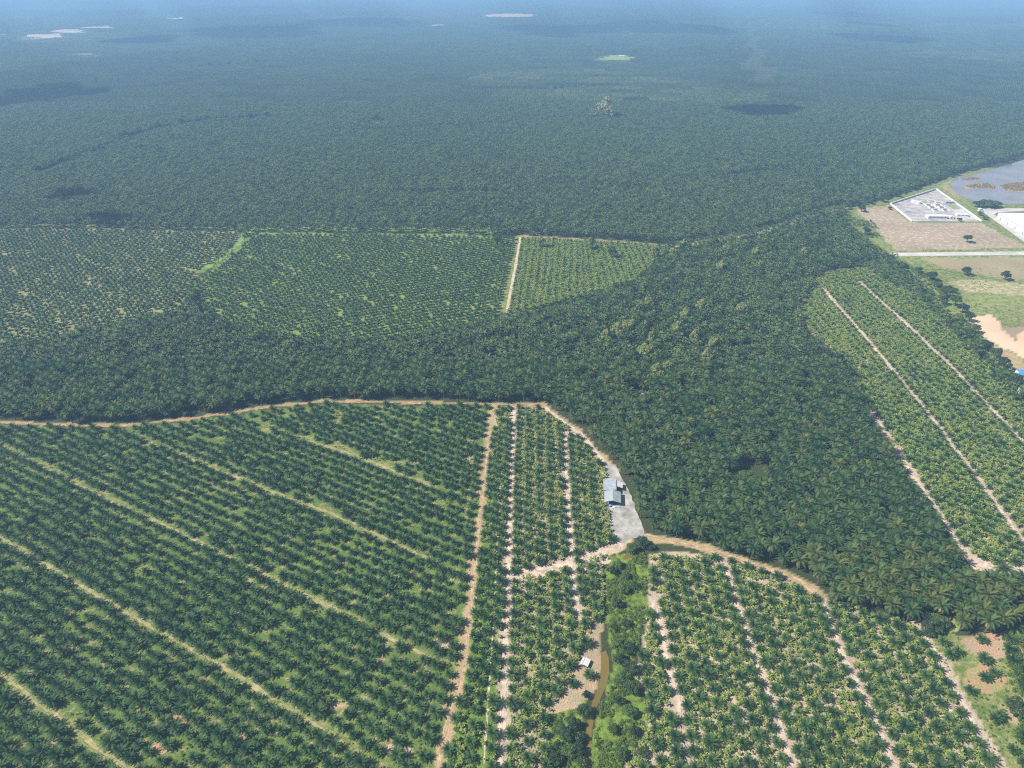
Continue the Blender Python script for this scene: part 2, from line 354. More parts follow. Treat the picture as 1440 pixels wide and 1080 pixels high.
# far plantation: a square of rows
def tile(k):
    base = (0.9, 0.9, 1.15, 1.35)[k]; warm = (1.0, 1.0, 1.08, 1.15)[k]
    r = np.random.default_rng(900 + k); V = []; Fc = []; T = []
    for i in range(10):
        for j in range(10):
            if r.random() < 0.03: continue
            x = (i - 4.5) * 9.3 + r.normal(0, 0.5); y = (j - 4.5 + (0.5 if i % 2 else 0)) * 9.3 + r.normal(0, 0.5); h = 9.3 + r.normal(0, 0.9)
            v, f = palm_lod(r, 5.9 * r.uniform(0.9, 1.1), 11, h, 66, -5, 75, 2, 1.15); o = len(V); s = base * r.uniform(0.6, 1.4); g = warm * r.uniform(0.95, 1.1)
            V += [q + np.array([x, y, 0]) for q in v]; T += [(s * g, s, s * 0.95, 1)] * len(v); Fc += [tuple(a + o for a in q) for q in f]
    me = joined('plantation_square', [(V, Fc, None, ['far'])]); at = me.color_attributes.new('tint', 'FLOAT_COLOR', 'POINT'); at.data.foreach_set('color', np.array(T, np.float32).ravel()); return me
variants('plantation_square', [tile(k) for k in range(4)])

# ------------------------------------------------------------------ scattering of uncounted masses
GN = {}
def gn_for(cname):
    if cname in GN: return GN[cname]
    g = bpy.data.node_groups.new('scatter_' + cname, 'GeometryNodeTree')
    g.interface.new_socket('Geometry', in_out='INPUT', socket_type='NodeSocketGeometry'); g.interface.new_socket('Geometry', in_out='OUTPUT', socket_type='NodeSocketGeometry')
    N, L = g.nodes, g.links; gi = N.new('NodeGroupInput'); go = N.new('NodeGroupOutput'); ip = N.new('GeometryNodeInstanceOnPoints'); ci = N.new('GeometryNodeCollectionInfo')
    ci.inputs['Collection'].default_value = VCOL[cname]; ci.inputs['Separate Children'].default_value = True; ci.inputs['Reset Children'].default_value = True
    def attr(n, t):
        a = N.new('GeometryNodeInputNamedAttribute'); a.data_type = t; a.inputs['Name'].default_value = n
        return [s for s in a.outputs if s.enabled and s.name == 'Attribute'][0]
    L.new(gi.outputs[0], ip.inputs['Points']); L.new(ci.outputs[0], ip.inputs['Instance']); ip.inputs['Pick Instance'].default_value = True
    L.new(attr('idx', 'INT'), ip.inputs['Instance Index']); L.new(attr('rot', 'FLOAT_VECTOR'), ip.inputs['Rotation']); L.new(attr('scl', 'FLOAT_VECTOR'), ip.inputs['Scale'])
    L.new(ip.outputs[0], go.inputs[0]); GN[cname] = g; return g
def scatter(name, cname, x, y, scl, label, cat, group=None, z=0.0, rz=None, tilt=0.04, idx=None):
    n = len(x)
    if n == 0: return None
    me = bpy.data.meshes.new(name); me.vertices.add(n); co = np.zeros((n, 3), np.float32); co[:, 0] = x; co[:, 1] = y; co[:, 2] = z; me.vertices.foreach_set('co', co.ravel())
    nv = len(VCOL[cname].objects)
    a = me.attributes.new('idx', 'INT', 'POINT'); a.data.foreach_set('value', (rng.integers(0, nv, n) if idx is None else idx).astype(np.int32))
    rot = np.zeros((n, 3), np.float32); rot[:, :2] = rng.normal(0, tilt, (n, 2)); rot[:, 2] = rng.uniform(0, 6.28, n) if rz is None else rz
    a = me.attributes.new('rot', 'FLOAT_VECTOR', 'POINT'); a.data.foreach_set('vector', rot.ravel())
    s = np.zeros((n, 3), np.float32); scl = np.asarray(scl); s[:] = scl[:, None] if scl.ndim == 1 else scl
    a = me.attributes.new('scl', 'FLOAT_VECTOR', 'POINT'); a.data.foreach_set('vector', s.ravel())
    o = link(name, me); mod = o.modifiers.new('scatter', 'NODES'); mod.node_group = gn_for(cname)
    return tag(o, label, cat, group, 'stuff')

# ------------------------------------------------------------------ lines and zones, surveyed from the photograph
LN = dict(
    brown=[(697, 570), (690, 592), (682, 660), (675, 722), (669, 790), (664, 830), (657, 902), (650, 960), (640, 985), (632, 1005), (622, 1040), (617, 1080), (604, 1170), (590, 1300)],
    mid=[(-160, 588), (0, 594), (100, 598), (160, 600), (260, 590), (370, 574), (440, 565), (520, 565), (600, 567), (697, 568), (765, 570)],
    diag=[(765, 571), (773, 580), (795, 595), (817, 610), (830, 627), (848, 647), (862, 662)],
    east=[(905, 752), (950, 763), (1000, 774), (1050, 791), (1100, 808), (1129, 819), (1152, 838)],
    cross=[(893, 746), (872, 766), (840, 777), (805, 788), (775, 800), (712, 813)],
    W0=[(711, 577), (707, 635), (703, 690), (700, 760), (695, 860), (688, 960), (680, 1080)],
    W1=[(723, 573), (719, 680), (715, 792), (712, 870), (707, 1000), (704, 1090), (698, 1300)],
    W2=[(780, 592), (782, 650), (784, 700), (787, 760), (789, 800)],
    W3=[(795, 612), (796, 650), (799, 700), (803, 785), (808, 830), (812, 870)],
    R0=[(917, 842), (925, 865), (932, 890), (940, 940), (948, 972), (955, 1000), (962, 1050), (968, 1085), (980, 1200)],
    R1=[(1010, 778), (1022, 800), (1032, 835), (1045, 875), (1060, 925), (1076, 968), (1095, 1020), (1115, 1080), (1150, 1200)],
    R2=[(1152, 838), (1165, 870), (1192, 936), (1224, 999), (1258, 1080), (1310, 1200)],
    R3=[(1292, 883), (1313, 915), (1342, 968), (1377, 1031), (1403, 1080), (1470, 1200)],
    R4=[(1239, 870), (1262, 893), (1279, 907), (1297, 931), (1318, 968), (1340, 1005)],
    RX=[(952, 977), (987, 953), (1030, 946), (1060, 938)],
    C0=[(1127, 433), (1142, 455)],
    CC=[(1228, 583), (1242, 605), (1262, 635), (1287, 673), (1316, 718), (1345, 765)],
    EA=[(1157, 407), (1185, 440), (1220, 480), (1262, 531), (1290, 565), (1330, 617), (1350, 644), (1403, 713), (1440, 768), (1500, 850)],
    EB=[(1208, 397), (1237, 425), (1267, 450), (1300, 482), (1337, 517), (1365, 547), (1403, 587), (1435, 622), (1520, 715)],
    EX=[(1230, 555), (1262, 538), (1300, 543), (1350, 543), (1388, 533)],
    EE=[(1345, 768), (1375, 790), (1400, 800), (1440, 797), (1500, 792)],
    FR=[(732, 333), (729, 350), (724, 380), (718, 410), (712, 442)],
    F1=[(767, 338), (762, 380), (755, 425)], F2=[(808, 347), (807, 380), (805, 407)], F3=[(855, 347), (857, 390)], F4=[(880, 345), (880, 390)],
    UG=[(352, 322), (400, 322), (480, 321), (560, 322), (640, 324), (690, 326)],
    UD=[(352, 323), (335, 342), (315, 358), (298, 372), (280, 381)],
    UT=[(-100, 318), (0, 317), (120, 317), (200, 318), (352, 322)],
    FB=[(740, 333), (840, 338), (950, 347), (1010, 337), (1075, 325), (1150, 300), (1190, 292)],
    Lc=[(372, 602), (490, 637), (612, 685)], Ld=[(192, 615), (360, 683), (467, 722), (625, 797)], Le=[(-60, 598), (0, 627), (140, 697), (212, 730), (360, 801), (610, 928)],
    Lf=[(-70, 718), (0, 757), (107, 819), (185, 865), (312, 937), (360, 967), (485, 1047), (530, 1080), (640, 1150)], Lg=[(-110, 868), (0, 947), (110, 1030), (150, 1060), (220, 1115)],
    hroad=[(1253, 358), (1440, 356), (1600, 354)], road2=[(1386, 297), (1440, 336), (1500, 380)],
    K1=[(60, 247), (130, 215), (190, 195), (240, 180), (300, 172), (390, 168)], K2=[(500, 188), (640, 180), (700, 177), (800, 168), (860, 165)], K3=[(640, 130), (760, 127), (850, 122)],
    K4=[(700, 275), (560, 274)], K5=[(1068, 115), (1060, 70), (1055, 30)], K6=[(1110, 240), (1000, 255)], K7=[(300, 110), (440, 92)],
)
GL = {k: GP(v) for k, v in LN.items()}
PZ = dict(
    left=[(-260, 596), (0, 598), (160, 604), (260, 594), (370, 578), (440, 569), (600, 571), (692, 572), (684, 640), (672, 730), (658, 830), (652, 900), (644, 960), (626, 1005), (612, 1080), (580, 1320), (-700, 1320), (-260, 760)],
    centre=[(700, 572), (762, 574), (800, 604), (835, 640), (855, 668), (852, 700), (858, 735), (862, 762), (845, 790), (850, 830), (850, 862), (836, 882), (818, 900), (812, 930), (790, 975), (770, 1005), (772, 1080), (760, 1320), (602, 1320), (622, 1080), (642, 1000), (660, 920), (672, 800), (686, 660)],
    hut=[(812, 880), (852, 868), (846, 905), (850, 940), (832, 985), (812, 1002), (775, 1005), (770, 985), (800, 940)],
    creekw=[(770, 1008), (812, 1000), (826, 985), (820, 1080), (815, 1320), (755, 1320), (770, 1080)],
    creeke=[(850, 780), (905, 775), (912, 800), (905, 880), (895, 930), (905, 985), (900, 1030), (878, 1080), (880, 1320), (838, 1320), (830, 1080), (836, 1040), (845, 990), (862, 955), (862, 915), (852, 870)],
    lower=[(915, 775), (960, 780), (1012, 783), (1050, 800), (1100, 815), (1150, 842), (1240, 866), (1292, 885), (1310, 915), (1340, 965), (1402, 1080), (1500, 1320), (880, 1320), (880, 1080), (902, 1030), (908, 985), (898, 935), (908, 880), (914, 800)],
    grassR=[(1275, 876), (1310, 872), (1340, 893), (1390, 900), (1432, 870), (1600, 850), (1700, 1320), (1510, 1320), (1405, 1080), (1345, 965), (1313, 915)],
    strips=[(1150, 388), (1212, 375), (1262, 400), (1310, 440), (1350, 478), (1385, 512), (1440, 570), (1640, 760), (1640, 900), (1440, 803), (1375, 795), (1338, 770), (1290, 690), (1248, 615), (1215, 560), (1185, 500), (1140, 468), (1122, 436)],
    belt=[(1200, 374), (1245, 360), (1300, 408), (1350, 455), (1390, 500), (1440, 548), (1640, 730), (1640, 790), (1440, 590), (1385, 520), (1350, 484), (1310, 446), (1262, 406), (1214, 380)],
    cluster=[(1148, 838), (1125, 815), (1060, 790), (1060, 770), (1340, 772), (1372, 793), (1400, 806), (1432, 806), (1432, 850), (1395, 892), (1350, 886), (1325, 870), (1290, 868), (1240, 860)],
    far_right=[(1188, 296), (1212, 288), (1252, 279), (1300, 262), (1345, 246), (1400, 230), (1440, 218), (1700, 165), (1900, 400), (1900, 700), (1640, 730), (1440, 548), (1390, 500), (1350, 455), (1300, 408), (1250, 362), (1225, 340), (1196, 315)],
    midF=[(734, 336), (840, 340), (945, 347), (893, 395), (835, 412), (765, 432), (716, 442)],
    upR=[(358, 327), (640, 329), (726, 335), (708, 442), (600, 466), (540, 474), (430, 478), (330, 455), (282, 436), (268, 400), (300, 380), (325, 358)],
    upL=[(-260, 322), (120, 321), (345, 326), (330, 340), (296, 368), (262, 402), (268, 432), (200, 445), (120, 465), (60, 478), (-260, 500)],
    yard=[(852, 652), (866, 655), (884, 690), (896, 722), (906, 745), (905, 758), (888, 756), (868, 764), (858, 740), (852, 712), (850, 680)],
)
GZN = {k: GP(v) for k, v in PZ.items()}
def farzone(x, y):
    px, py, d = PIX(x, y)
    top = np.interp(px, [-2000, 0, 120, 200, 352, 480, 640, 740, 840, 950, 1075, 1150, 1190], [318, 316, 316, 317, 320, 319, 322, 331, 335, 344, 322, 297, 290])
    return (py < top) & ~inside(GZN['far_right'], x, y)
def bandzone(x, y):
    o = (y > 180) & ~farzone(x, y)
    for k in ('left', 'centre', 'hut', 'creeke', 'creekw', 'lower', 'grassR', 'strips', 'belt', 'far_right', 'midF', 'upR', 'upL', 'yard'): o &= ~inside(GZN[k], x, y)
    ax, ay, d = PIX(x, y, 9.5); q = np.array([G(a, b) for a, b in zip(ax, ay)]) if len(ax) else np.zeros((0, 2))
    for k in ('strips', 'far_right', 'midF', 'upR', 'upL'): o &= ~inside(GZN[k], q[:, 0], q[:, 1])
    px, py, d = PIX(x, y); below = np.interp(px, [-400, 0, 100, 160, 260, 370, 440, 520, 695, 765, 830, 862, 905, 950, 1000, 1050, 1100, 1130, 1150], [589, 590, 595, 597, 586, 570, 562, 562, 565, 568, 624, 659, 748, 760, 772, 788, 806, 816, 836])
    return o & ((py < below) | (px > 1148))
CLEAR = [  # open ground inside the far plantation: centre and half size in photo units, colour key
    ('grass', 866, 83, 30, 6), ('sandy', 716, 22.5, 40, 3.5), ('reddish', 617, 36.5, 20, 2.0), ('pinkish', 62, 52, 38, 4.2), ('pinkish', 98, 45, 30, 3.6), ('pinkish', 137, 39.5, 26, 2.2), ('pinkish', 118, 77, 30, 1.8), ('pinkish', 30, 57, 16, 1.6),
    ('pinkish', 2, 51, 7, 1.2), ('pinkish', 245, 27, 20, 2), ('sandy', 292, 11, 8, 1.2), ('sandy', 1025, 12, 8, 0.8), ('grass', 700, 62, 14, 1.6), ('grass', 533, 173, 8, 3), ('sandy', 1100, 20, 20, 0.6)]
def in_clear(x, y, grow=1.0):
    px, py, d = PIX(x, y); o = np.zeros(px.shape, bool)
    for k, cx, cy, a, b in CLEAR: o |= ((px - cx) / (a * grow)) ** 2 + ((py - cy) / (b * grow)) ** 2 < 1
    return o

# ------------------------------------------------------------------ ground sheet
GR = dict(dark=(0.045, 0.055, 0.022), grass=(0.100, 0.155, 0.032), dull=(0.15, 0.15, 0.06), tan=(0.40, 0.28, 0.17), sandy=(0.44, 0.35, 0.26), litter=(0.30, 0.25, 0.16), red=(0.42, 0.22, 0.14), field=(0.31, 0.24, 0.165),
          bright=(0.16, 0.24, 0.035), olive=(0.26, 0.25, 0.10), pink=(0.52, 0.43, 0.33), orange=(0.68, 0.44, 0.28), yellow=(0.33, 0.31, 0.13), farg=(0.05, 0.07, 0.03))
nr, nc = 1050, 620
yy = np.concatenate([np.linspace(-600, 120, 40, endpoint=False), 120 * (70000 / 120) ** (np.linspace(0, 1, nr - 40) ** 1.25)])
uu = np.linspace(-1, 1, nc); W = 420 + 1.1 * np.maximum(yy, 0)
YY = np.repeat(yy[:, None], nc, 1); XX = uu[None, :] * W[:, None]; gx, gy = XX.ravel(), YY.ravel(); n = len(gx)
px, py, dd = PIX(gx, gy)
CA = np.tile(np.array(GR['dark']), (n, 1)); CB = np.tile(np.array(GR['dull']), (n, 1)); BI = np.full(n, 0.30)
wx = gx + 6 * (vnoise(gx, gy, 14, 1) - .5); wy = gy + 6 * (vnoise(gx, gy, 14, 2) - .5)
def paint(mask, a, b=None, bias=0.5):
    CA[mask] = GR[a]; CB[mask] = GR[b or a]; BI[mask] = bias
near = (gy < 1500)
nx, ny = wx[near], wy[near]; idx_near = np.nonzero(near)[0]
def pz(name, a, b, bias):
    m = inside(GZN[name], nx, ny); paint(idx_near[m], a, b, bias)
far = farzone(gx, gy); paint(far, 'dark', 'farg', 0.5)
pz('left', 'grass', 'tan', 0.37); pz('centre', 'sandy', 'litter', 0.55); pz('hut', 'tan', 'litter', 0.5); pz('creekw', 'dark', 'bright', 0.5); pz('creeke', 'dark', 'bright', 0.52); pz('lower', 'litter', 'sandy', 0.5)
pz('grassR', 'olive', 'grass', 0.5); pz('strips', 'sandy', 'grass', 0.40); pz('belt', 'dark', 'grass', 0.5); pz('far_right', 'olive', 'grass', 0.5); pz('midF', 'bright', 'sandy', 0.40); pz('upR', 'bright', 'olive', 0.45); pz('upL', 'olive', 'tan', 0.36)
def blob(poly, a, b, bias, z='far'):
    g = GP(poly); m = inside(g, nx, ny); paint(idx_near[m], a, b, bias)
# east lots
blob([(1205, 294), (1250, 289), (1262, 300), (1281, 313), (1378, 314), (1440, 345), (1440, 348), (1262, 352), (1240, 330), (1215, 305)], 'field', 'pink', 0.40)
blob([(1290, 360), (1440, 362), (1500, 365), (1500, 392), (1420, 395), (1380, 385), (1330, 378)], 'field', 'olive', 0.45)
blob([(1330, 395), (1360, 393), (1440, 400), (1500, 410), (1500, 425), (1440, 415), (1360, 410)], 'olive', 'pink', 0.42)
blob([(1360, 412), (1440, 418), (1500, 422), (1500, 460), (1440, 455), (1390, 450), (1365, 440)], 'grass', 'olive', 0.5)
blob([(1364, 446), (1395, 443), (1410, 455), (1425, 475), (1445, 492), (1500, 540), (1500, 560), (1440, 505), (1400, 485), (1378, 468)], 'orange', 'pink', 0.45)
blob([(1412, 462), (1440, 458), (1500, 455), (1500, 520), (1445, 488), (1425, 474)], 'field', 'dark', 0.3)
blob([(1428, 480), (1440, 466), (1500, 468), (1500, 520), (1445, 492)], 'orange', 'pink', 0.4)
blob([(1385, 478), (1400, 485), (1440, 508), (1500, 560), (1500, 580), (1430, 528), (1395, 500)], 'olive', 'tan', 0.5)
blob([(1316, 262), (1340, 252), (1380, 242), (1440, 226), (1440, 240), (1350, 262), (1365, 285), (1380, 292), (1360, 292)], 'yellow', 'grass', 0.5)
blob([(690, 640), (712, 640), (709, 700), (706, 800), (700, 900), (694, 1000), (690, 1080), (680, 1300), (590, 1300), (622, 1080), (655, 960), (670, 800), (682, 690)], 'bright', 'grass', 0.5)
# patches in the nearer fields
for cx, cy, a, b, k1, k2 in [(228, 1052 - 0, 16, 7, 'red', 'tan'), (245, 1010, 22, 7, 'tan', 'red'), (185, 765, 16, 8, 'bright', 'grass'), (225, 650, 14, 6, 'bright', 'grass'), (340, 1035, 14, 8, 'red', 'tan'), (560, 1055, 22, 8, 'sandy', 'tan'), (625, 905, 18, 7, 'tan', 'sandy'),
                             (160, 900, 22, 8, 'bright', 'grass'), (250, 1000, 30, 6, 'bright', 'grass'), (395, 590, 16, 5, 'bright', 'grass'), (395, 655, 16, 6, 'bright', 'grass'), (485, 625, 14, 5, 'yellow', 'grass'), (440, 790, 26, 7, 'bright', 'grass'),
                             (20, 690, 12, 8, 'bright', 'grass'), (110, 905, 20, 6, 'tan', 'grass'), (430, 925, 20, 6, 'grass', 'bright'), (470, 990, 20, 6, 'olive', 'tan'), (1340, 878, 10, 10, 'bright', 'yellow'), (1300, 990, 14, 26, 'tan', 'litter'), (1250, 1030, 10, 14, 'litter', 'sandy'),
                             (1395, 910, 45, 18, 'red', 'litter'), (1385, 955, 26, 22, 'red', 'olive'), (1425, 1000, 20, 20, 'tan', 'olive'), (1290, 900, 18, 8, 'tan', 'red'), (1240, 1000, 8, 20, 'litter', 'tan'), (745, 985, 8, 40, 'tan', 'litter'), (660, 640, 6, 30, 'grass', 'tan')]:
    m = ((px[near] - cx) / a) ** 2 + ((py[near] - cy) / b) ** 2 + 1.0 * (vnoise(nx, ny, 7, 9) - .5) < 1; paint(idx_near[m], k1, k2, 0.5)
# verges
def verge(key, w, a, b, bias=0.5):
    d = dist_line(GL[key], nx, ny); m = (d < w * (0.7 + 0.6 * vnoise(nx, ny, 8, 5))); paint(idx_near[m], a, b, bias)
verge('brown', 4, 'olive', 'tan', 0.5); verge('mid', 2.4, 'olive', 'red', 0.45)
for k in ('Lc', 'Ld', 'Le', 'Lf', 'Lg'): verge(k, 2.0, 'olive', 'grass', 0.5)
for k in ('W1', 'W3', 'R0', 'R1', 'R2', 'R3', 'EA', 'EB', 'CC'): verge(k, 4.2, 'sandy', 'pink' if k[0] == 'E' else 'litter', 0.4)
verge('east', 4, 'olive', 'tan', 0.5); verge('cross', 5, 'tan', 'sandy', 0.5); verge('diag', 5, 'tan', 'olive', 0.5); verge('EE', 4, 'sandy', 'tan', 0.5)
verge('FR', 9, 'olive', 'grass', 0.5); verge('UG', 12, 'bright', 'grass', 0.5); verge('UD', 9, 'bright', 'grass', 0.5); verge('UT', 6, 'grass', 'tan', 0.4); verge('hroad', 16, 'yellow', 'grass', 0.5); verge('FB', 5, 'tan', 'grass', 0.4)
for k, cx, cy, a, b in CLEAR:
    m = far & (((px - cx) / a) ** 2 + ((py - cy) / b) ** 2 < 1 + 0.8 * (vnoise(gx, gy, 60, 8) - .5))
    A, B = {'grass': ('bright', 'pink'), 'sandy': ('orange', 'bright'), 'reddish': ('orange', 'pink'), 'pinkish': ('pink', 'orange'), 'yellow': ('yellow', 'farg')}[k]
    CA[m] = GR[A]; CB[m] = GR[B]; BI[m] = 0.4
idx = np.arange(nr * nc).reshape(nr, nc)
Fq = np.stack([idx[:-1, :-1], idx[:-1, 1:], idx[1:, 1:], idx[1:, :-1]], -1).reshape(-1, 4)
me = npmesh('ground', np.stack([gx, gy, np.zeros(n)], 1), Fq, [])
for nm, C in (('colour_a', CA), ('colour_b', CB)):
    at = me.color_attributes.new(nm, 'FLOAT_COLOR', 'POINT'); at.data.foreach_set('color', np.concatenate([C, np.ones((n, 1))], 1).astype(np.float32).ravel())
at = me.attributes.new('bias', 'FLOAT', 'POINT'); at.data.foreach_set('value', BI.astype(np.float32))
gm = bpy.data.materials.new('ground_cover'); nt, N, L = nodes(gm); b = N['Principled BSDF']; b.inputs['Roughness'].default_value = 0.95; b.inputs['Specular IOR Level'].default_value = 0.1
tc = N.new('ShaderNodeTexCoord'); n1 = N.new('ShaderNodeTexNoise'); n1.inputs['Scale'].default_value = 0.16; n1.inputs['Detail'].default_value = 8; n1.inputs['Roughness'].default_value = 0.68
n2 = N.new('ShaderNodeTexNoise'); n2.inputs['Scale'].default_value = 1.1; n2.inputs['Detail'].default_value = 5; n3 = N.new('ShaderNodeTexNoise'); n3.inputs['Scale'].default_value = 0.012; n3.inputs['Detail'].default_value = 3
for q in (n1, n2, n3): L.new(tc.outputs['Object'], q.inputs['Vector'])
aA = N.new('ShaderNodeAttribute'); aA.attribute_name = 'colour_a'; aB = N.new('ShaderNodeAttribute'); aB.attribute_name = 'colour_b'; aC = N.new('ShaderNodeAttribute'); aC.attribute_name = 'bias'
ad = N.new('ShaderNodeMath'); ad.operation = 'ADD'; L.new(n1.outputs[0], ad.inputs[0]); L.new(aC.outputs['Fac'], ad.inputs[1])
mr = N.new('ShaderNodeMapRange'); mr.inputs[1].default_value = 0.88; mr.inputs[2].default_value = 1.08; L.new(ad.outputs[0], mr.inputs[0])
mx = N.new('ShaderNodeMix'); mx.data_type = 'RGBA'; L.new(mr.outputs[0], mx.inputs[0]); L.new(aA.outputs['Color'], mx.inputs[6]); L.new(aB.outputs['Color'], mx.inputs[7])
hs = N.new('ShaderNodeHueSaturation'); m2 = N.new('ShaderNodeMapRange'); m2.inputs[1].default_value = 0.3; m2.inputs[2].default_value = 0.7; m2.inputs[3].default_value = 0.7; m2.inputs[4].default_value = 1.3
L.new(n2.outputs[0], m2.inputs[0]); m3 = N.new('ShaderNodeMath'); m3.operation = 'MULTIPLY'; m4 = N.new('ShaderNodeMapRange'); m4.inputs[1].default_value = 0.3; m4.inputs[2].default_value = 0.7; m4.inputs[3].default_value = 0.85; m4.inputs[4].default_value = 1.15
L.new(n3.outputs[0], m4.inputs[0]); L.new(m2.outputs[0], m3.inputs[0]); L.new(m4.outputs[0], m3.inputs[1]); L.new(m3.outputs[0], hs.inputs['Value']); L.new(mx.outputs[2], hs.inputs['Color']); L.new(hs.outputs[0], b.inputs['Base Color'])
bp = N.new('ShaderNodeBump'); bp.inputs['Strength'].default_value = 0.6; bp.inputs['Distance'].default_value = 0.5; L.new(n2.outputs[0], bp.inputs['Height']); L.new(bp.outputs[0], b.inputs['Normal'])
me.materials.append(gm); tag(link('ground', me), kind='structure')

# ------------------------------------------------------------------ tracks, roads, water
_z = [0.02]
def ribbon(name, key, w, m, rag=0.35, step=1.6, z=None):
    pl = GL[key] if isinstance(key, str) else np.array(key); seg = np.hypot(*np.diff(pl, axis=0).T); s = np.concatenate([[0], np.cumsum(seg)])
    # smooth the surveyed line, then sample it
    t = np.arange(0, s[-1], step); X = np.interp(t, s, pl[:, 0]); Y = np.interp(t, s, pl[:, 1])
    kz = max(3, int(18 / step) | 1)
    if len(X) > kz * 2:
        ker = np.hanning(kz + 2)[1:-1]; ker /= ker.sum(); Xp = np.pad(X, kz // 2, mode='edge'); Yp = np.pad(Y, kz // 2, mode='edge'); X = np.convolve(Xp, ker, 'valid'); Y = np.convolve(Yp, ker, 'valid')
    tx = np.gradient(X); ty = np.gradient(Y); l = np.hypot(tx, ty) + 1e-9; nxx, nyy = -ty / l, tx / l
    k = len(X); _z[0] += 0.006; zz = _z[0] if z is None else z
    wl = w / 2 * (1 + rag * (vnoise(t, t * 0, 2.2, 11) * 2 - 1) + rag * (vnoise(t, t * 0, 9, 13) * 2 - 1)); wr = w / 2 * (1 + rag * (vnoise(t, t * 0 + 9, 2.2, 12) * 2 - 1) + rag * (vnoise(t, t * 0 + 5, 9, 14) * 2 - 1))
    U = np.array([1.0, 0.45, 0.0, -0.45, -1.0]); off = np.where(U[None, :] > 0, wl[:, None], wr[:, None]) * U[None, :]
    V = np.stack([X[:, None] + nxx[:, None] * off, Y[:, None] + nyy[:, None] * off, np.full((k, 5), zz)], -1).reshape(-1, 3)
    i = (np.arange(k - 1) * 5)[:, None] + np.arange(4)[None, :]; i = i.ravel(); Fq = np.stack([i, i + 1, i + 6, i + 5], 1)
    me = npmesh(name, V, Fq, [m]); at = me.attributes.new('across', 'FLOAT', 'POINT'); at.data.foreach_set('value', np.tile(np.abs(U), k).astype(np.float32))
    return tag(link(name, me), kind='structure')
ribbon('dirt_track', 'brown', 2.1, 'tan'); ribbon('red_earth_track', 'mid', 2.0, 'red', 0.95); ribbon('dirt_track', 'diag', 4.4, 'sand', 0.3); ribbon('dirt_track', 'east', 4.2, 'tan', 0.3); ribbon('dirt_track', 'cross', 4.2, 'sand', 0.5)
for k in ('Lc', 'Ld', 'Le', 'Lf', 'Lg'): ribbon('grassy_track', k, 2.0, 'olive', 0.8)
for k, w in (('W0', 1.1), ('W1', 3.4), ('W2', 1.6), ('W3', 3.2), ('R0', 3.2), ('R1', 3.2), ('R2', 3.8), ('R3', 3.0), ('R4', 1.8), ('CC', 3.6), ('EA', 4.2), ('EB', 4.4), ('C0', 3.0)): ribbon('sandy_strip', k, w, 'sand', 0.4)
ribbon('sandy_strip', 'EE', 3.0, 'sand', 0.9)
ribbon('dirt_track', 'FR', 3.6, 'sand', 0.25)
for k in ('F1', 'F2'): ribbon('sandy_strip', k, 3.0, 'sand', 0.4)
for k in ('F3', 'F4'): ribbon('sandy_strip', k, 2.4, 'sand', 0.4)
ribbon('grassy_track', 'UG', 13, 'grasspath', 0.35, 3); ribbon('grassy_track', 'UD', 10, 'grasspath', 0.45, 3); ribbon('grassy_track', 'FB', 3.0, 'tan', 0.5)
def flat(name, poly, m, z, kind='structure', sub=2.0, rag=0.8):
    """flat irregular sheet with a ragged outline"""
    g = GP(poly) if poly[0][1] > 0 and abs(poly[0][0]) <= 4000 and name != 'raw' else np.array(poly)
    P = []
    for a, b2 in zip(g, np.roll(g, -1, 0)):
        L_ = np.hypot(*(b2 - a)); k = max(1, int(L_ / sub))
        for i in range(k): P.append(a + (b2 - a) * i / k)
    P = np.array(P); off = rag * (vnoise(P[:, 0], P[:, 1], sub * 2, 21) - .5) * 2; c = P.mean(0); d = P - c; d /= np.hypot(d[:, 0], d[:, 1])[:, None]; P = P + d * off[:, None]
    me = bpy.data.meshes.new(name); me.from_pydata([(p[0], p[1], z) for p in P], [], [tuple(range(len(P)))])
    import bmesh
    bm = bmesh.new(); bm.from_mesh(me); bmesh.ops.triangulate(bm, faces=bm.faces[:]); 
    for f in bm.faces:
        if f.normal.z < 0: f.normal_flip()
    bm.to_mesh(me); bm.free(); me.materials.append(M[m]); return tag(link(name, me), kind=kind)
flat('gravel_yard', PZ['yard'], 'gravel', 0.14, rag=1.6)
flat('sandy_ground', [(700, 806), (745, 796), (800, 786), (850, 776), (858, 792), (825, 800), (815, 830), (800, 806), (760, 815), (722, 818), (704, 826)], 'sand', 0.012, rag=2.0)
flat('sandy_ground', [(1340, 760), (1362, 778), (1395, 792), (1445, 790), (1500, 780), (1500, 800), (1440, 806), (1400, 808), (1370, 800)], 'sand', 0.013, rag=2.0)
ribbon('road', 'hroad', 15, 'asph', 0.0, 8, z=0.10); ribbon('road', 'road2', 13, 'asph', 0.0, 8, z=0.12)
flat('road_apron', [(1374, 294), (1386, 293), (1450, 293), (1520, 293), (1520, 296), (1450, 296), (1402, 299), (1396, 303)], 'asph', 0.16, rag=0)
flat('creek', [(852, 914), (856, 925), (857, 945), (852, 965), (843, 985), (836, 1005), (832, 1030), (831, 1055), (829, 1085), (822, 1085), (823, 1050), (826, 1015), (832, 990), (842, 965), (845, 940), (845, 918)], 'creek', 0.03, rag=0.5)
flat('puddle', [(881, 777), (889, 778), (890, 783), (880, 787), (875, 786)], 'creek', 0.035, rag=0.4)
flat('pond', [(1336, 254), (1345, 250), (1358, 248), (1375, 244), (1400, 237), (1425, 229), (1440, 225), (1520, 205), (1560, 250), (1520, 287), (1440, 287), (1405, 286), (1372, 283), (1352, 277), (1340, 268)], 'pond', 0.08, rag=3, sub=10)
flat('mud_bank', [(1330, 258), (1350, 276), (1345, 279), (1322, 262)], 'tan', 0.03, rag=2, sub=8)
flat('reed_island', [(1350, 253), (1366, 249), (1379, 251), (1377, 253.5), (1362, 254)], 'tan', 0.16, rag=2, sub=6)
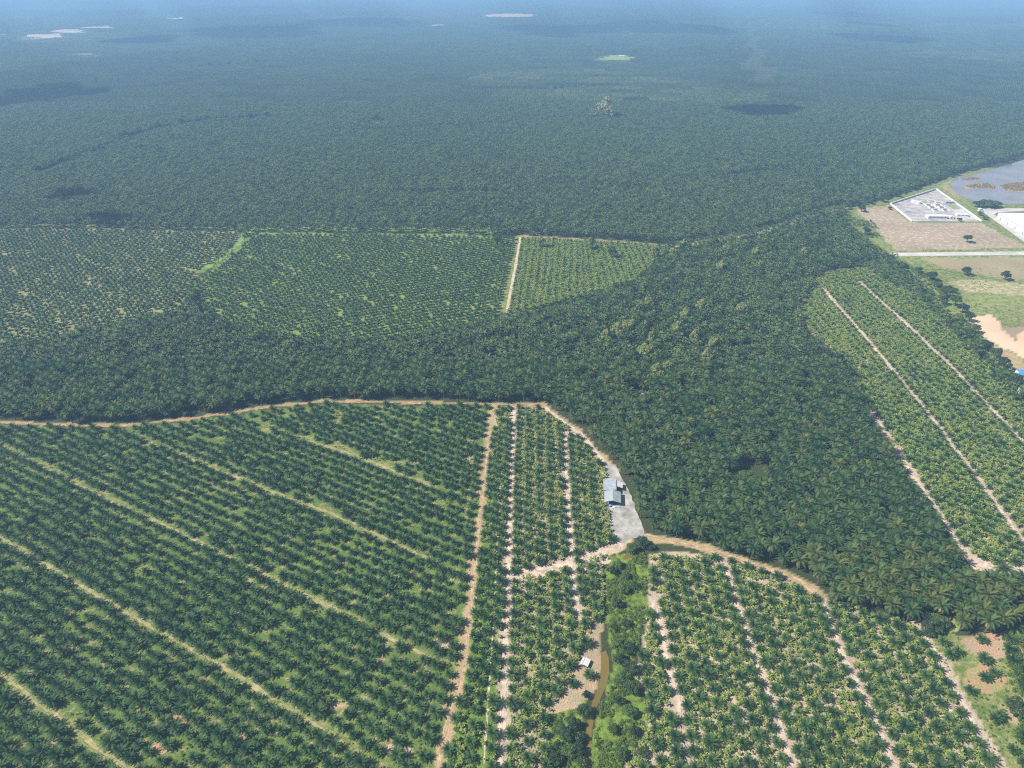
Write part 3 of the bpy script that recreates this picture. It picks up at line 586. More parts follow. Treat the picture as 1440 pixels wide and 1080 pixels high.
flat('reed_island', [(1356, 262), (1370, 258), (1392, 258), (1402, 263), (1400, 266.5), (1385, 265), (1366, 264.5), (1357, 268)], 'tan', 0.16, rag=2, sub=6)
flat('reed_island', [(1404, 261), (1420, 257), (1470, 254), (1520, 258), (1500, 268), (1440, 271), (1410, 267), (1416, 263)], 'tan', 0.16, rag=2, sub=6)

# ------------------------------------------------------------------ palm rows
SL = -0.545                      # slope of the diagonal rows on the ground
def xline(key, y):
    g = GL[key]; o = np.argsort(g[:, 1]); return np.interp(y, g[o, 1], g[o, 0])
PALMS = []    # dict(kind, zone, x, y, s, col, row)
def add(zone, kind, x, y, s, c=None, r=None):
    for i in range(len(x)): PALMS.append((zone, kind, float(x[i]), float(y[i]), float(s[i]), -1 if c is None else int(c[i]), -1 if r is None else int(r[i])))
# left field: columns follow the brown track, rows follow the diagonal tracks, eight rows between two tracks
c0s = [91 + 75.4 * k for k in range(-3, 12)]
X = []; Y = []; Cc = []; Rr = []
for k in range(0, 110):
    for bi, c in enumerate(c0s):
        for m_ in range(8):
            ci = c + 6.0 + m_ * 9.07
            x = -27 - 7.5 - k * 8.0; y = ci + SL * x
            for _ in range(3): x = float(xline('brown', np.clip(y, 205, 540))) - 7.6 - k * 8.0; y = ci + SL * x
            X.append(x); Y.append(y); Cc.append(k); Rr.append(bi * 8 + m_)
X = np.array(X) + rng.normal(0, 0.8, len(X)); Y = np.array(Y) + rng.normal(0, 0.8, len(Y)); Cc = np.array(Cc); Rr = np.array(Rr)
ok = inside(GZN['left'], X, Y) & (dist_line(GL['mid'], X, Y) > 3.2) & (rng.random(len(X)) > 0.025)
for k in ('Lc', 'Ld', 'Le', 'Lf', 'Lg'): ok &= dist_line(GL[k], X, Y) > 2.6
ok &= ~((vnoise(X, Y, 12, 31) > 0.93))
add('left', 'y', X[ok], Y[ok], rng.normal(0.88, 0.12, ok.sum()) * (0.88 + 0.24 * vnoise(X[ok], Y[ok], 60, 3)), Cc[ok], Rr[ok])
def cols_between(zone, keys, ylo, yhi, extra=(), spacing=7.8, gap=4.6, dy=9.0, scale=0.88, jit=0.35, kind='y', drop=0.03, shift=0):
    """columns of palms between consecutive strips"""
    Xs = []; Ys = []; C = []; Rw = []; ci = 0
    for a, b2 in zip(keys[:-1], keys[1:]):
        ymid = (ylo + yhi) / 2; xa = (lambda y, a=a: float(xline(a, y)) if isinstance(a, str) else a[0] + a[1] * y); xb = (lambda y, b2=b2: float(xline(b2, y)) if isinstance(b2, str) else b2[0] + b2[1] * y)
        wdt = xb(ymid) - xa(ymid) - 2 * gap; nn = max(1, round(wdt / spacing)) + 1
        for k in range(nn):
            for j, y0 in enumerate(np.arange(ylo, yhi, dy)):
                y = y0 + (dy / 2 if k % 2 else 0); x = xa(y) + gap + (xb(y) - xa(y) - 2 * gap) * k / (nn - 1); Xs.append(x); Ys.append(y); C.append(ci + k); Rw.append(j)
        ci += nn
    Xs = np.array(Xs) + rng.normal(0, jit, len(Xs)); Ys = np.array(Ys) + rng.normal(0, jit, len(Ys)); C = np.array(C); Rw = np.array(Rw); o = (inside(GZN[zone], Xs, Ys) | inside(GZN[zone], Xs, Ys + shift)) & (rng.random(len(Xs)) > drop)
    for k in ('cross', 'EE', 'diag', 'brown', 'W1', 'W3', 'R0', 'R1', 'R2', 'R3', 'EA', 'EB', 'CC'): o &= dist_line(GL[k], Xs, Ys) > 3.0
    add(zone, kind, Xs[o], Ys[o], rng.normal(scale, 0.09, o.sum()), C[o], Rw[o])
cols_between('centre', ['brown', 'W1', 'W3', (92, 0)], 120, 560, spacing=8.2, scale=0.80, drop=0.06)
cols_between('lower', [(45, 0), 'R0', 'R1', 'R2', 'R3'], 110, 345, spacing=8.8, scale=0.82, drop=0.06)
cols_between('strips', ['CC', 'EA', 'EB', (525, 0)], 300, 900, spacing=8.4, scale=0.75, drop=0.08)
cols_between('strips', [(275, 0), 'CC'], 300, 900, spacing=8.4, scale=0.75, drop=0.08)
cols_between('midF', ['FR', 'F1', 'F2', (140, 0), (210, 0), (270, 0)], 740, 1060, spacing=8.6, scale=0.80, jit=0.3, shift=14)
cols_between('hut', [(20, 0), (60, 0)], 200, 300, spacing=12, dy=11, scale=0.85, drop=0.35)
cols_between('grassR', [(248, 0), (420, 0)], 120, 300, spacing=9.5, dy=9.5, scale=0.85, jit=1.8, drop=0.28)
def lattice(zone, fn, x0, x1, y0, y1, ang, kind, scale, jit=0.8, sp=9.0, drop=0.03):
    a = R(ang); u = np.array([math.cos(a), math.sin(a)]); w = np.array([-u[1], u[0]]); cx, cy = (x0 + x1) / 2, (y0 + y1) / 2; Rr_ = math.hypot(x1 - x0, y1 - y0) / 2
    nI = int(Rr_ / sp) + 2; nJ = int(Rr_ / (sp * .866)) + 2; I, J = np.meshgrid(np.arange(-nI, nI), np.arange(-nJ, nJ)); I = I.ravel(); J = J.ravel()
    s = (I + 0.5 * (J % 2)) * sp; t = J * sp * 0.866; Xs = cx + s * u[0] + t * w[0] + rng.normal(0, jit, len(s)); Ys = cy + s * u[1] + t * w[1] + rng.normal(0, jit, len(s))
    o = (Xs > x0) & (Xs < x1) & (Ys > y0) & (Ys < y1); Xs, Ys, I, J = Xs[o], Ys[o], I[o], J[o]; o = fn(Xs, Ys) & (rng.random(len(Xs)) > drop)
    add(zone, kind, Xs[o], Ys[o], rng.normal(scale, 0.08, o.sum()), J[o] + 500, I[o] + 500)
def wide(x, y, m=60):
    return np.abs(x) < 0.80 * y + m + 0 * x
ln = lambda k, w, x, y: dist_line(GL[k], x, y) > w
def seenclear(x, y):
    ax, ay, d = PIX(x, y, 7.5); q = np.array([G(a, b) for a, b in zip(ax, ay)]) if len(ax) else np.zeros((0, 2))
    return ln('UG', 10, q[:, 0], q[:, 1]) & ln('UG', 7, x, y) & ln('UD', 5, q[:, 0], q[:, 1]) & ln('UT', 3, q[:, 0], q[:, 1]) & ln('UT', 4, x, y)
TREEGAP = GP([(1030, 658), (1075, 656), (1080, 685), (1050, 695), (1022, 685)])
lattice('band', lambda x, y: bandzone(x, y) & wide(x, y, 120) & np.where(x < -130, ln('mid', 1.0, x, y), ln('mid', 4.2, x, y)) & ln('diag', 6, x, y) & ln('east', 3.4, x, y) & ln('FB', 6, x, y) & ln('FR', 5, x, y) & (vnoise(x, y, 15, 77) < 0.93) & ~inside(TREEGAP, x, y), -1100, 1000, 190, 1320, -92.5, 'o', 1.0, jit=1.0)
lattice('belt', lambda x, y: inside(GZN['belt'], x, y), 300, 700, 380, 960, -92, 'o', 0.72, jit=1.0)
lattice('upR', lambda x, y: (inside(GZN['upR'], x, y) | inside(GZN['upR'], x, y + 14)) & seenclear(x, y) & ln('UD', 6, x, y) & ln('FR', 9, x, y) & (vnoise(x, y, 16, 55) < 0.96), -520, 30, 640, 1120, -95, 'y', 1.03, jit=0.7)
lattice('upL', lambda x, y: (inside(GZN['upL'], x, y) | inside(GZN['upL'], x, y + 14)) & seenclear(x, y) & ln('UD', 6, x, y) & wide(x, y) & (vnoise(x, y, 18, 56) < 0.97), -1100, -300, 640, 1150, -82, 'y', 1.05, jit=0.6, sp=9.3)
KL = ['K1', 'K2', 'K3', 'K4', 'K5', 'K6', 'K7']
def far_ok(x, y):
    o = farzone(x, y) & wide(x, y, 100) & ~in_clear(x, y)
    for k in KL[:6]: o &= ln(k, 8, x, y)
    return o & ln('UG', 9, x, y) & ln('UT', 6, x, y)
FARY = 2350.0
lattice('far', lambda x, y: far_ok(x, y) & (x < -0.42 * (y - 1100) + 60), -2000, 2000, 1000, FARY, -101, 'o', 1.0, jit=0.4)
lattice('far', lambda x, y: far_ok(x, y) & (x >= -0.42 * (y - 1100) + 60) & (x < 420 + (y - 1000) * 0.1), -2000, 2000, 1000, FARY, -91, 'o', 0.98, jit=0.3)
lattice('far', lambda x, y: far_ok(x, y) & (x >= 420 + (y - 1000) * 0.1), -2000, 2000, 1000, FARY, -70, 'o', 1.0, jit=1.1)
PZONE = np.array([p[0] for p in PALMS]); PK = np.array([p[1] for p in PALMS]); PX = np.array([p[2] for p in PALMS]); PY = np.array([p[3] for p in PALMS]); PS = np.clip(np.array([p[4] for p in PALMS]), 0.55, 1.3); PC = np.array([p[5] for p in PALMS]); PR = np.array([p[6] for p in PALMS])
# keep palms out of yards, water and buildings
bad = inside(GP([(846, 640), (856, 648), (868, 655), (905, 745), (905, 760), (868, 768), (852, 745), (842, 700), (842, 665)]), PX, PY) | inside(GP([(840, 905), (862, 905), (862, 965), (840, 1010), (832, 1100), (818, 1100), (828, 985)]), PX, PY) | (np.hypot(PX - G(903, 560)[0], PY - G(903, 560)[1]) < 9)
bad |= (np.hypot(PX - G(823, 930)[0], PY - G(823, 930)[1]) < 7) | inside(GP([(1284, 884), (1272, 868), (1300, 862), (1345, 885), (1345, 890)]), PX, PY)
for arr in (): pass
keep = ~bad; PZONE, PK, PX, PY, PS, PC, PR = [a[keep] for a in (PZONE, PK, PX, PY, PS, PC, PR)]

# bananas planted between the palms
def bananas(zone, fn, dens, x0, x1, y0, y1, sc=1.0, sp=2.9):
    gx_, gy_ = np.meshgrid(np.arange(x0, x1, sp), np.arange(y0, y1, sp)); bx = gx_.ravel() + rng.normal(0, 0.7, gx_.size) - 0.04 * gy_.ravel() * 0; by = gy_.ravel() + rng.normal(0, 0.7, gx_.size)
    o = inside(GZN[zone], bx, by) & (rng.random(len(bx)) < dens) & fn(bx, by); return bx[o], by[o], rng.normal(sc, 0.16, o.sum())
def clearof(keys, w):
    def f(x, y):
        o = np.ones(x.shape, bool)
        for k in keys: o &= dist_line(GL[k], x, y) > w
        return o
    return f
strk = ['W1', 'W3', 'R0', 'R1', 'R2', 'R3', 'cross', 'EA', 'EB', 'CC', 'EE', 'east', 'diag', 'brown']
BX = []; BY = []; BS = []; BZ = []
for zone, dens, bb, sc in (('centre', 0.82, (-60, 100, 115, 560), 1.0), ('lower', 0.84, (30, 300, 110, 350), 1.02), ('strips', 0.92, (270, 620, 300, 900), 1.22), ('midF', 0.95, (0, 280, 740, 1060), 1.5)):
    clr = clearof(strk, 3.6); x_, y_, s_ = bananas(zone, lambda x, y: clr(x, y) & (vnoise(x, y, 9, 41) + 0.25 * vnoise(x, y, 30, 42) < (1.02 if zone != 'strips' else 1.08)), dens, *bb, sc=sc, sp=2.6 if zone != 'midF' else 3.1)
    BX.append(x_); BY.append(y_); BS.append(s_); BZ += [zone] * len(x_)
BX = np.concatenate(BX); BY = np.concatenate(BY); BS = np.clip(np.concatenate(BS), .5, 1.5); BZ = np.array(BZ)
# not inside a palm's heart
from mathutils import kdtree
def far_from_palms(x, y, rad, sel=None):
    kd = kdtree.KDTree(len(PX)); [kd.insert((PX[i], PY[i], 0), i) for i in range(len(PX))]; kd.balance(); return np.array([kd.find((a, b_, 0))[2] > rad for a, b_ in zip(x, y)], bool)
nearp = PY < 1100
def keep_from_palms(x, y, rad):
    q = np.nonzero(nearp)[0]; kd = kdtree.KDTree(len(q))
    for i in q: kd.insert((PX[i], PY[i], 0), int(i))
    kd.balance(); return np.array([kd.find((a, b_, 0))[2] > rad for a, b_ in zip(x, y)], bool)
BT = np.array([BZ[i] == 'centre' and BX[i] < xline('W1', BY[i]) - 5 and BY[i] < 430 for i in range(len(BX))]) & (rng.random(len(BX)) < 0.6)
o = ~BT & keep_from_palms(BX, BY, 1.9) & ((BZ != 'midF') | keep_from_palms(BX, BY, 2.7)); BX, BY, BS, BZ = BX[o], BY[o], BS[o], BZ[o]

# ------------------------------------------------------------------ individuals: the 300 that show largest of each kind
ORD = ['first', 'second', 'third', 'fourth', 'fifth', 'sixth', 'seventh', 'eighth', 'ninth', 'tenth', 'eleventh', 'twelfth', '13th', '14th', '15th', '16th', '17th', '18th', '19th', '20th'] + ['%dth' % i if i % 10 not in (1, 2, 3) else '%d%s' % (i, {1: 'st', 2: 'nd', 3: 'rd'}[i % 10]) for i in range(21, 200)]
def place(kind, k, x, y, s, rz, label, cat, group, z=0.0, sz=None, name=None):
    vs = KIND[kind]; parts = vs[k % len(vs)]; t = thing(name or kind, label, cat, (x, y, z), rz, group); t.scale = (s, s, sz or s)
    for pn, me in parts:
        o_ = bpy.data.objects.new(pn, me); COL.objects.link(o_); o_.parent = t
    return t
def inframe(x, y, z, m=4):
    a, b_, d = PIX(x, y, z); return (a > m) & (a < 1440 - m) & (b_ > m) & (b_ < 1080 - m), d
used = np.zeros(len(PX), bool)
# young palms
zc = 2.5; fr, d = inframe(PX, PY, zc); sc_ = np.where((PK == 'y') & fr, PS / d, -1); top = np.argsort(-sc_)[:300]; used[top] = True
pxs, pys, _ = PIX(PX, PY, zc)
inpic = fr & (PK == 'y')
side_name = {'left': 'rows west of the brown dirt track', 'centre': 'rows between the brown track and the creek', 'lower': 'rows east of the creek', 'grassR': 'open grass at the southeast corner', 'hut': 'bare soil by the small hut'}
def ordinal_up(i, same):
    """how many palms of the same row show nearer the bottom edge"""
    return int(np.sum(pys[same] > pys[i]))
for i in top:
    z_ = PZONE[i]; same = np.nonzero((PZONE == z_) & (PC == PC[i]) & inpic)[0]; n_up = ordinal_up(i, same)
    if z_ == 'left': lab = 'young oil palm, %s row west of the brown track, %s up from the photo edge' % (ORD[PC[i]], ORD[n_up])
    elif z_ == 'centre': lab = 'young oil palm, %s row east of the brown track, %s up from the photo edge' % (ORD[PC[i]], ORD[n_up])
    elif z_ == 'lower': lab = 'young oil palm among bananas, %s row east of the creek, %s up the row' % (ORD[PC[i]], ORD[n_up])
    elif z_ == 'hut':
        allh = np.nonzero((PZONE == 'hut') & inpic)[0]; lab = 'young oil palm on bare soil by the small hut, %s counting up' % ORD[ordinal_up(i, allh)]
    else:
        allh = np.nonzero((PZONE == z_) & inpic)[0]; lab = 'young oil palm on open grass at the southeast corner, %s counting up' % ORD[ordinal_up(i, allh)]
    place('young_oil_palm', int(i), PX[i], PY[i], PS[i], rng.uniform(0, 6.28), lab, 'young palm', 'young oil palms in planted rows')
zc = 9.0; fr, d = inframe(PX, PY, zc); dsc = np.where((PK == 'o') & fr & (PZONE == 'band'), PS / d, -1); top = np.argsort(-dsc)[:300]; used[top] = True
pxo, pyo, _ = PIX(PX, PY, zc); inpic = fr & (PK == 'o') & (PZONE == 'band'); rowname = {}
YEL = (PK == 'o') & (PZONE == 'band') & ((rng.random(len(PX)) < 0.07) | ((pxo > 1120) & (pyo > 770) & (rng.random(len(PX)) < 0.5)) | ((pxo > 840) & (pxo < 1080) & (pyo > 380) & (pyo < 560) & (rng.random(len(PX)) < 0.18)))
seast = np.array([pyo[i] > 775 and pxo[i] > 1110 for i in range(len(PX))])
for i in top:
    same = np.nonzero(inpic & (PC == PC[i]))[0]; n_up = ordinal_up(i, same); cols = sorted(set(PC[top])); k = cols.index(PC[i])
    lab = ('yellowish' if YEL[i] else 'dark green') + ' mature oil palm, %s row counted from the west, %s up the row' % (ORD[k], ORD[n_up])
    place('yellow_green_oil_palm' if YEL[i] else 'oil_palm', int(i), PX[i], PY[i], PS[i], rng.uniform(0, 6.28), lab, 'palm tree', 'tall oil palms in the closed plantation', name='oil_palm')
fr, d = inframe(BX, BY, 1.5); q = np.where(fr, BS / d, -1); topb = np.argsort(-q)[:300]; ub = np.zeros(len(BX), bool); ub[topb] = True
blab = {'centre': ('banana plant in the belt between the brown dirt track and the creek', 'bananas between brown track and creek'), 'lower': ('yellow-green banana plant among the sandy strips east of the creek', 'bananas east of the creek'),
        'strips': ('banana plant between the pale strips of the eastern field', 'bananas in the eastern field'), 'midF': ('banana plant in the small striped field', 'bananas in the striped field')}
for i in topb:
    l, g_ = blab[BZ[i]]
    if BZ[i] == 'centre':
        w = 'west of' if BX[i] < xline('W1', BY[i]) else 'east of'; l = 'banana plant low in the photo, just %s the first pale sandy strip' % w; g_ = 'bananas %s the first sandy strip' % w
    elif BZ[i] == 'lower':
        nm = sum(BX[i] > xline(k, BY[i]) for k in ('R0', 'R1', 'R2')); w = ['between the creek bushes and the first sandy strip', 'between the first and second sandy strips', 'between the second and third sandy strips', 'beyond the third sandy strip'][nm]
        l = 'yellow-green banana plant east of the creek, %s' % w; g_ = 'bananas ' + w
    place('banana_plant', int(i), BX[i], BY[i], BS[i], rng.uniform(0, 6.28), l, 'banana plant', g_)
# the rest
def rest(mask, cname, name, label, cat, **kw): scatter(name, cname, PX[mask], PY[mask], PS[mask], label, cat, **kw)
r_ = ~used; nr_ = PY < 620
rest(r_ & (PK == 'y') & nr_, 'young_oil_palm', 'young_palm_field', 'rest of the young oil palms in rows round the tracks', 'young palms')
rest(r_ & (PK == 'y') & ~nr_, 'young_palm_mid', 'young_palm_plantation', 'dark young palms in the rows of the upper left fields', 'young palms')
rest(r_ & (PK == 'o') & (PZONE == 'belt'), 'old_palm_mid', 'palm_belt', 'dark belt of palms along the east side of the striped field', 'palms')
rest(r_ & YEL & (PY < 620), 'yellow_green_oil_palm', 'yellowing_palms', 'yellowish tall palms dotted through the closed grove', 'palms')
rest(r_ & ~YEL & (PK == 'o') & (PZONE == 'band') & (PY < 620), 'oil_palm', 'palm_grove', 'closed grove of tall oil palms behind the dirt tracks', 'palms')
rest(r_ & (PK == 'o') & (PZONE == 'band') & (PY >= 620), 'old_palm_mid', 'palm_forest', 'dense dark oil palms around the upper fields', 'palms')
rest(r_ & (PK == 'o') & (PZONE == 'far'), 'old_palm_mid', 'distant_palm_plantation', 'vast closed oil palm plantation beyond the grass track', 'palms')
scatter('banana_field', 'banana_plant', BX[~ub], BY[~ub], BS[~ub], 'yellow-green bananas filling the ground between palm rows', 'bananas')
# far squares of plantation
TX = []; TY = []; TR = []; TS = []
for j, y in enumerate(np.arange(FARY + 46, 26000, 93)):
    for i, x in enumerate(np.arange(-0.95 * y - 200, 0.95 * y + 200, 93)):
        TX.append(x + (j * 31) % 93); TY.append(y)
TX = np.array(TX); TY = np.array(TY); o = ~in_clear(TX, TY, 0.95)
for k in ('K5', 'K7', 'K3'): o &= dist_line(GL[k], TX, TY) > 50
blk = np.floor(TX / 930 + 0.3 * np.floor(TY / 1100)); o &= ~((np.abs((TX / 930 + 0.3 * np.floor(TY / 1100)) - blk) < 0.04) & (rng.random(len(TX)) < 0.4))
TX, TY = TX[o], TY[o]; nT = len(TX)
hgt = 0.82 + 0.36 * vnoise(TX, TY, 900, 61) + 0.1 * rng.random(nT); scl3 = np.stack([np.full(nT, 1.0), np.full(nT, 1.0), hgt], 1)
bn = vnoise(TX + 0.35 * TY, TY, 1300, 63); bn = np.floor(bn * 7) / 7; tidx = np.where(bn > 0.62, 2, 0) + (rng.random(nT) < 0.4); tidx = np.where((bn > 0.8), 3, tidx); scl3[:, 2] *= 0.85 + 0.3 * np.floor(vnoise(TX + 0.35 * TY, TY, 1100, 64) * 5) / 5
scatter('horizon_palm_plantation', 'plantation_square', TX, TY, scl3, 'hazy palm plantation running to the horizon', 'palms', rz=np.round(vnoise(TX, TY, 1500, 62) * 3) * (math.pi / 2), tilt=0.0, idx=tidx)

# ------------------------------------------------------------------ weeds, grass tufts, reeds
def weeds(name, cname, poly, step, sc, label, cat, dens=0.8, nz=None):
    g = GP(poly); x0, y0 = g.min(0); x1, y1 = g.max(0); a, b_ = np.meshgrid(np.arange(x0, x1, step), np.arange(y0, y1, step)); a = a.ravel() + rng.normal(0, step * .4, a.size); b_ = b_.ravel() + rng.normal(0, step * .4, b_.size)
    o = inside(g, a, b_) & (rng.random(len(a)) < dens)
    if nz: o &= vnoise(a, b_, nz[0], 71) > nz[1]
    for k in strk + ['mid', 'Lc', 'Ld', 'Le', 'Lf', 'Lg']: o &= dist_line(GL[k], a, b_) > 2.4
    a, b_ = a[o], b_[o]; s = sc * rng.uniform(0.6, 1.35, len(a)); return scatter(name, cname, a, b_, np.stack([s, s, s * 0.8], 1), label, cat, tilt=0.1)
weeds('weeds', 'weed', [(692, 600), (704, 600), (700, 700), (690, 860), (680, 960), (670, 1080), (660, 1200), (600, 1200), (625, 1080), (645, 1000), (662, 900), (674, 780)], 2.0, 1.3, 'bright green weeds beside the brown track', 'weeds', 0.85, (10, 0.25))
weeds('undergrowth', 'weed', PZ['left'], 2.6, 1.0, 'low yellow-green weeds between the young palms', 'weeds', 0.75, (12, 0.60))
weeds('creeper', 'weed', PZ['creeke'], 1.7, 1.4, 'lush bright creeper along the east bank of the creek', 'creeper', 0.9, (13, 0.42))
weeds('creeper', 'weed', PZ['creekw'], 2.0, 1.4, 'green growth on the west bank low in the photo', 'creeper', 0.8, (9, 0.45))
weeds('scrub', 'weed', PZ['grassR'], 2.6, 0.8, 'weeds on the open ground at the southeast corner', 'weeds', 0.7, (12, 0.55))
weeds('scrub', 'weed', PZ['lower'], 3.0, 0.9, 'scattered green weeds between banana plants', 'weeds', 0.6, (9, 0.62))
weeds('scrub', 'weed', [(1410, 870), (1450, 850), (1560, 850), (1620, 1200), (1500, 1200), (1440, 1050), (1420, 960)], 1.9, 1.6, 'bright green scrub at the right edge', 'scrub', 0.8, (12, 0.35))
weeds('scrub', 'weed', [(1190, 298), (1215, 292), (1225, 310), (1262, 350), (1262, 365), (1320, 395), (1350, 440), (1375, 470), (1440, 530), (1560, 640), (1560, 700), (1440, 580), (1350, 480), (1300, 425), (1250, 372), (1225, 345), (1200, 320)], 3.4, 2.2, 'green scrub between the palm belt and the open lots', 'scrub', 0.8, (30, 0.42))
weeds('grass_tufts', 'weed', [(1285, 372), (1440, 380), (1500, 440), (1440, 455), (1370, 440), (1340, 410)], 5.0, 0.9, 'low tufts over the east field', 'grass', 0.5, (24, 0.5))
for pl in ([(1352, 253), (1366, 249.5), (1378, 251), (1376, 253), (1362, 253.6)], [(1358, 262), (1370, 258.6), (1391, 258.6), (1401, 263), (1398, 265.8), (1385, 264.4), (1366, 264)], [(1406, 261), (1420, 257.6), (1470, 254.5), (1515, 258), (1495, 267), (1440, 270), (1411, 266.6)]):
    weeds('reeds', 'reed', pl, 3.0, 1.7, 'brown dry reeds standing in the pond', 'reeds', 0.9)

# ------------------------------------------------------------------ trees and shrubs one can tell apart
def T(kind, px_, py_, rad, label, group=None, cat=None, tall=1.0):
    x, y = G(px_, py_); s = rad; k = int(px_ * 7 + py_)
    return place(kind, k, x, y, s, (px_ * 0.37) % 6.28, label, cat or ('shrub' if 'shrub' in kind else 'tree'), group, sz=s * tall)
T('pale_tree', 849, 167, 26, 'biggest pale round tree standing above the far plantation', 'lone trees in the far plantation', tall=1.15)
T('grey_tree', 835, 169, 18, 'thin greyish tree beside the biggest pale tree', 'lone trees in the far plantation')
T('pale_tree', 857, 169, 20, 'smaller leafy tree tucked below the biggest pale tree', 'lone trees in the far plantation')
T('dark_tree', 1211, 298, 6.5, 'dark tree at the west corner of the brown lot', 'lone dark trees on the open lots')
T('dark_tree', 1359, 341, 6.8, 'dark round tree alone on the brown lot north of the road', 'lone dark trees on the open lots')
T('dark_tree', 1357, 387, 6.8, 'dark round tree south of the road, nearer the palms', 'lone dark trees on the open lots')
T('dark_tree', 1413, 394, 7.2, 'dark round tree south of the road, nearest the right edge', 'lone dark trees on the open lots')
T('dark_shrub', 1348.5, 311, 5.5, 'small dark shrub in front of the compound', 'shrubs on the open lots')
T('dark_shrub', 1251, 295, 5, 'low shrub by the west corner of the walled compound', 'shrubs on the open lots')
T('dark_shrub', 1268, 377, 7.5, 'rounded dark shrub south of the start of the road', 'shrubs on the open lots')
T('dark_shrub', 1251, 364, 5.5, 'small shrub at the west end of the road', 'shrubs on the open lots')
T('dark_tree', 1217, 330, 7, 'dark tree where the palms meet the brown lot', 'lone dark trees on the open lots')
for px_, w, l in ((1376, 12, 'left'), (1387, 15, 'middle'), (1398, 12, 'right')): T('green_shrub' if l == 'middle' else 'dark_shrub', px_, 291.5, w, 'large rounded bush by the pond and road bend, %s of three' % l, 'bushes by the pond', 'shrub', 0.9)
T('green_shrub', 1378, 303, 6, 'small bush outside the compound beside the road', 'shrubs on the open lots')
T('green_shrub', 1384, 309, 6, 'lower bush between the compound wall and the road', 'shrubs on the open lots')
for i_, (a, b_, s) in enumerate([(1285, 266, 7), (1262, 277, 6), (1318, 253, 7), (1340, 246, 7), (1362, 240, 8), (1420, 225, 9), (1410, 228, 7), (1240, 284, 7), (1223, 287, 6), (1284, 261, 9)]):
    T('dark_tree' if i_ % 2 else 'green_tree', a, b_, s, '%s dark tree along the grassy bank above the compound, counting from its west end' % ORD[sorted([1285, 1262, 1318, 1340, 1362, 1420, 1410, 1240, 1223, 1284]).index(a)], 'trees along the plantation edge bank')
fr_ = [(1290, 385, 6), (1308, 395, 7.5), (1318, 404, 7), (1330, 418, 8.5), (1342, 430, 7.5), (1352, 440, 7), (1338, 412, 7), (1362, 452, 6), (1370, 468, 6), (1325, 428, 6), (1300, 412, 6), (1385, 492, 6.5), (1398, 505, 7), (1410, 520, 7), (1420, 533, 7.5), (1430, 545, 7), (1405, 535, 6), (1375, 500, 6), (1436, 560, 7), (1360, 475, 6)]
for i_, (a, b_, s) in enumerate(fr_):
    T(['green_tree', 'dark_tree', 'green_shrub', 'dark_tree'][i_ % 4], a, b_, s, 'tree %s from the road in the green fringe beside the eastern palm belt' % ORD[sorted(q[1] for q in fr_).index(b_)], 'fringe trees beside the eastern belt', 'tree')
mx_ = [(868, 462, 7), (884, 456, 8), (902, 463, 7), (852, 472, 6.5), (905, 492, 8), (890, 502, 6), (922, 524, 8), (938, 518, 6.5), (870, 512, 6), (962, 442, 6.5), (986, 428, 7), (1002, 421, 6), (975, 472, 6), (1040, 432, 6), (1116, 367, 7.5), (1128, 352, 6), (910, 424, 6), (932, 402, 6.5), (1062, 352, 6.5), (1012, 372, 6), (880, 532, 5.5), (992, 502, 6),
       (1002, 482, 5.5), (895, 445, 7), (915, 475, 6), (950, 460, 6), (1085, 345, 6), (946, 352, 6), (960, 340, 6), (1000, 333, 6), (1020, 345, 5.5), (920, 350, 6), (860, 350, 6), (830, 338, 6), (760, 335, 6), (700, 332, 6)]
for i_, (a, b_, s) in enumerate(mx_):
    e = 10.0 / s
    T('pale_tree' if i_ % 3 != 2 else 'green_tree', a, b_ + 14, s * 1.2, 'broad-leaved tree among the palms, %s counting down from the top of the mixed patch' % ORD[sorted((q[1], q[0]) for q in mx_).index((b_, a))], 'broad-leaved trees mixed into the palm forest', tall=max(0.9, e * 0.86))
ck = [(888, 776, 5, 'green_tree'), (903, 768, 5.5, 'dark_tree'), (915, 772, 4, 'dark_shrub'), (868, 798, 4, 'green_tree'), (880, 812, 4, 'green_shrub'), (860, 806, 4, 'dark_tree'), (876, 832, 4.5, 'green_tree'), (892, 826, 4, 'green_shrub'), (868, 852, 4, 'dark_tree'), (862, 885, 3.5, 'green_shrub'), (880, 880, 4, 'dark_shrub'),
      (868, 908, 4.2, 'green_tree'), (882, 916, 4.5, 'dark_tree'), (872, 932, 4.5, 'dark_tree'), (886, 946, 5, 'dark_tree'), (875, 962, 5, 'green_tree'), (890, 972, 4.5, 'dark_tree'), (872, 990, 4.2, 'dark_shrub'), (884, 1006, 4.5, 'green_tree'), (862, 1028, 4, 'green_shrub'), (892, 1032, 4, 'dark_shrub'), (902, 1062, 4, 'green_shrub'), (874, 1064, 4, 'green_tree'),
      (822, 1004, 4.2, 'dark_tree'), (806, 1022, 4.5, 'dark_tree'), (790, 1032, 4, 'green_tree'), (816, 1042, 4.2, 'dark_shrub'), (800, 1062, 4.5, 'green_tree'), (782, 1072, 4.2, 'dark_tree'), (816, 1074, 4, 'green_shrub'), (824, 980, 3.4, 'dark_shrub'), (796, 1040, 4, 'dark_tree'), (786, 1052, 4, 'dark_shrub'), (812, 1060, 4, 'dark_tree')]
e_ = sorted([q for q in ck if q[0] > 840], key=lambda q: -q[1]); w_ = sorted([q for q in ck if q[0] <= 840], key=lambda q: -q[1])
for q in ck:
    L_, nm = (e_, 'east') if q[0] > 840 else (w_, 'west'); kd_ = 'tree' if 'tree' in q[3] else 'shrub'
    T(q[3], q[0], q[1], q[2], 'leafy %s on the %s bank of the creek, %s up from the photo edge' % (kd_, nm, ORD[L_.index(q)]), 'bushes and trees along the creek', tall=0.75 if kd_ == 'tree' else 1)
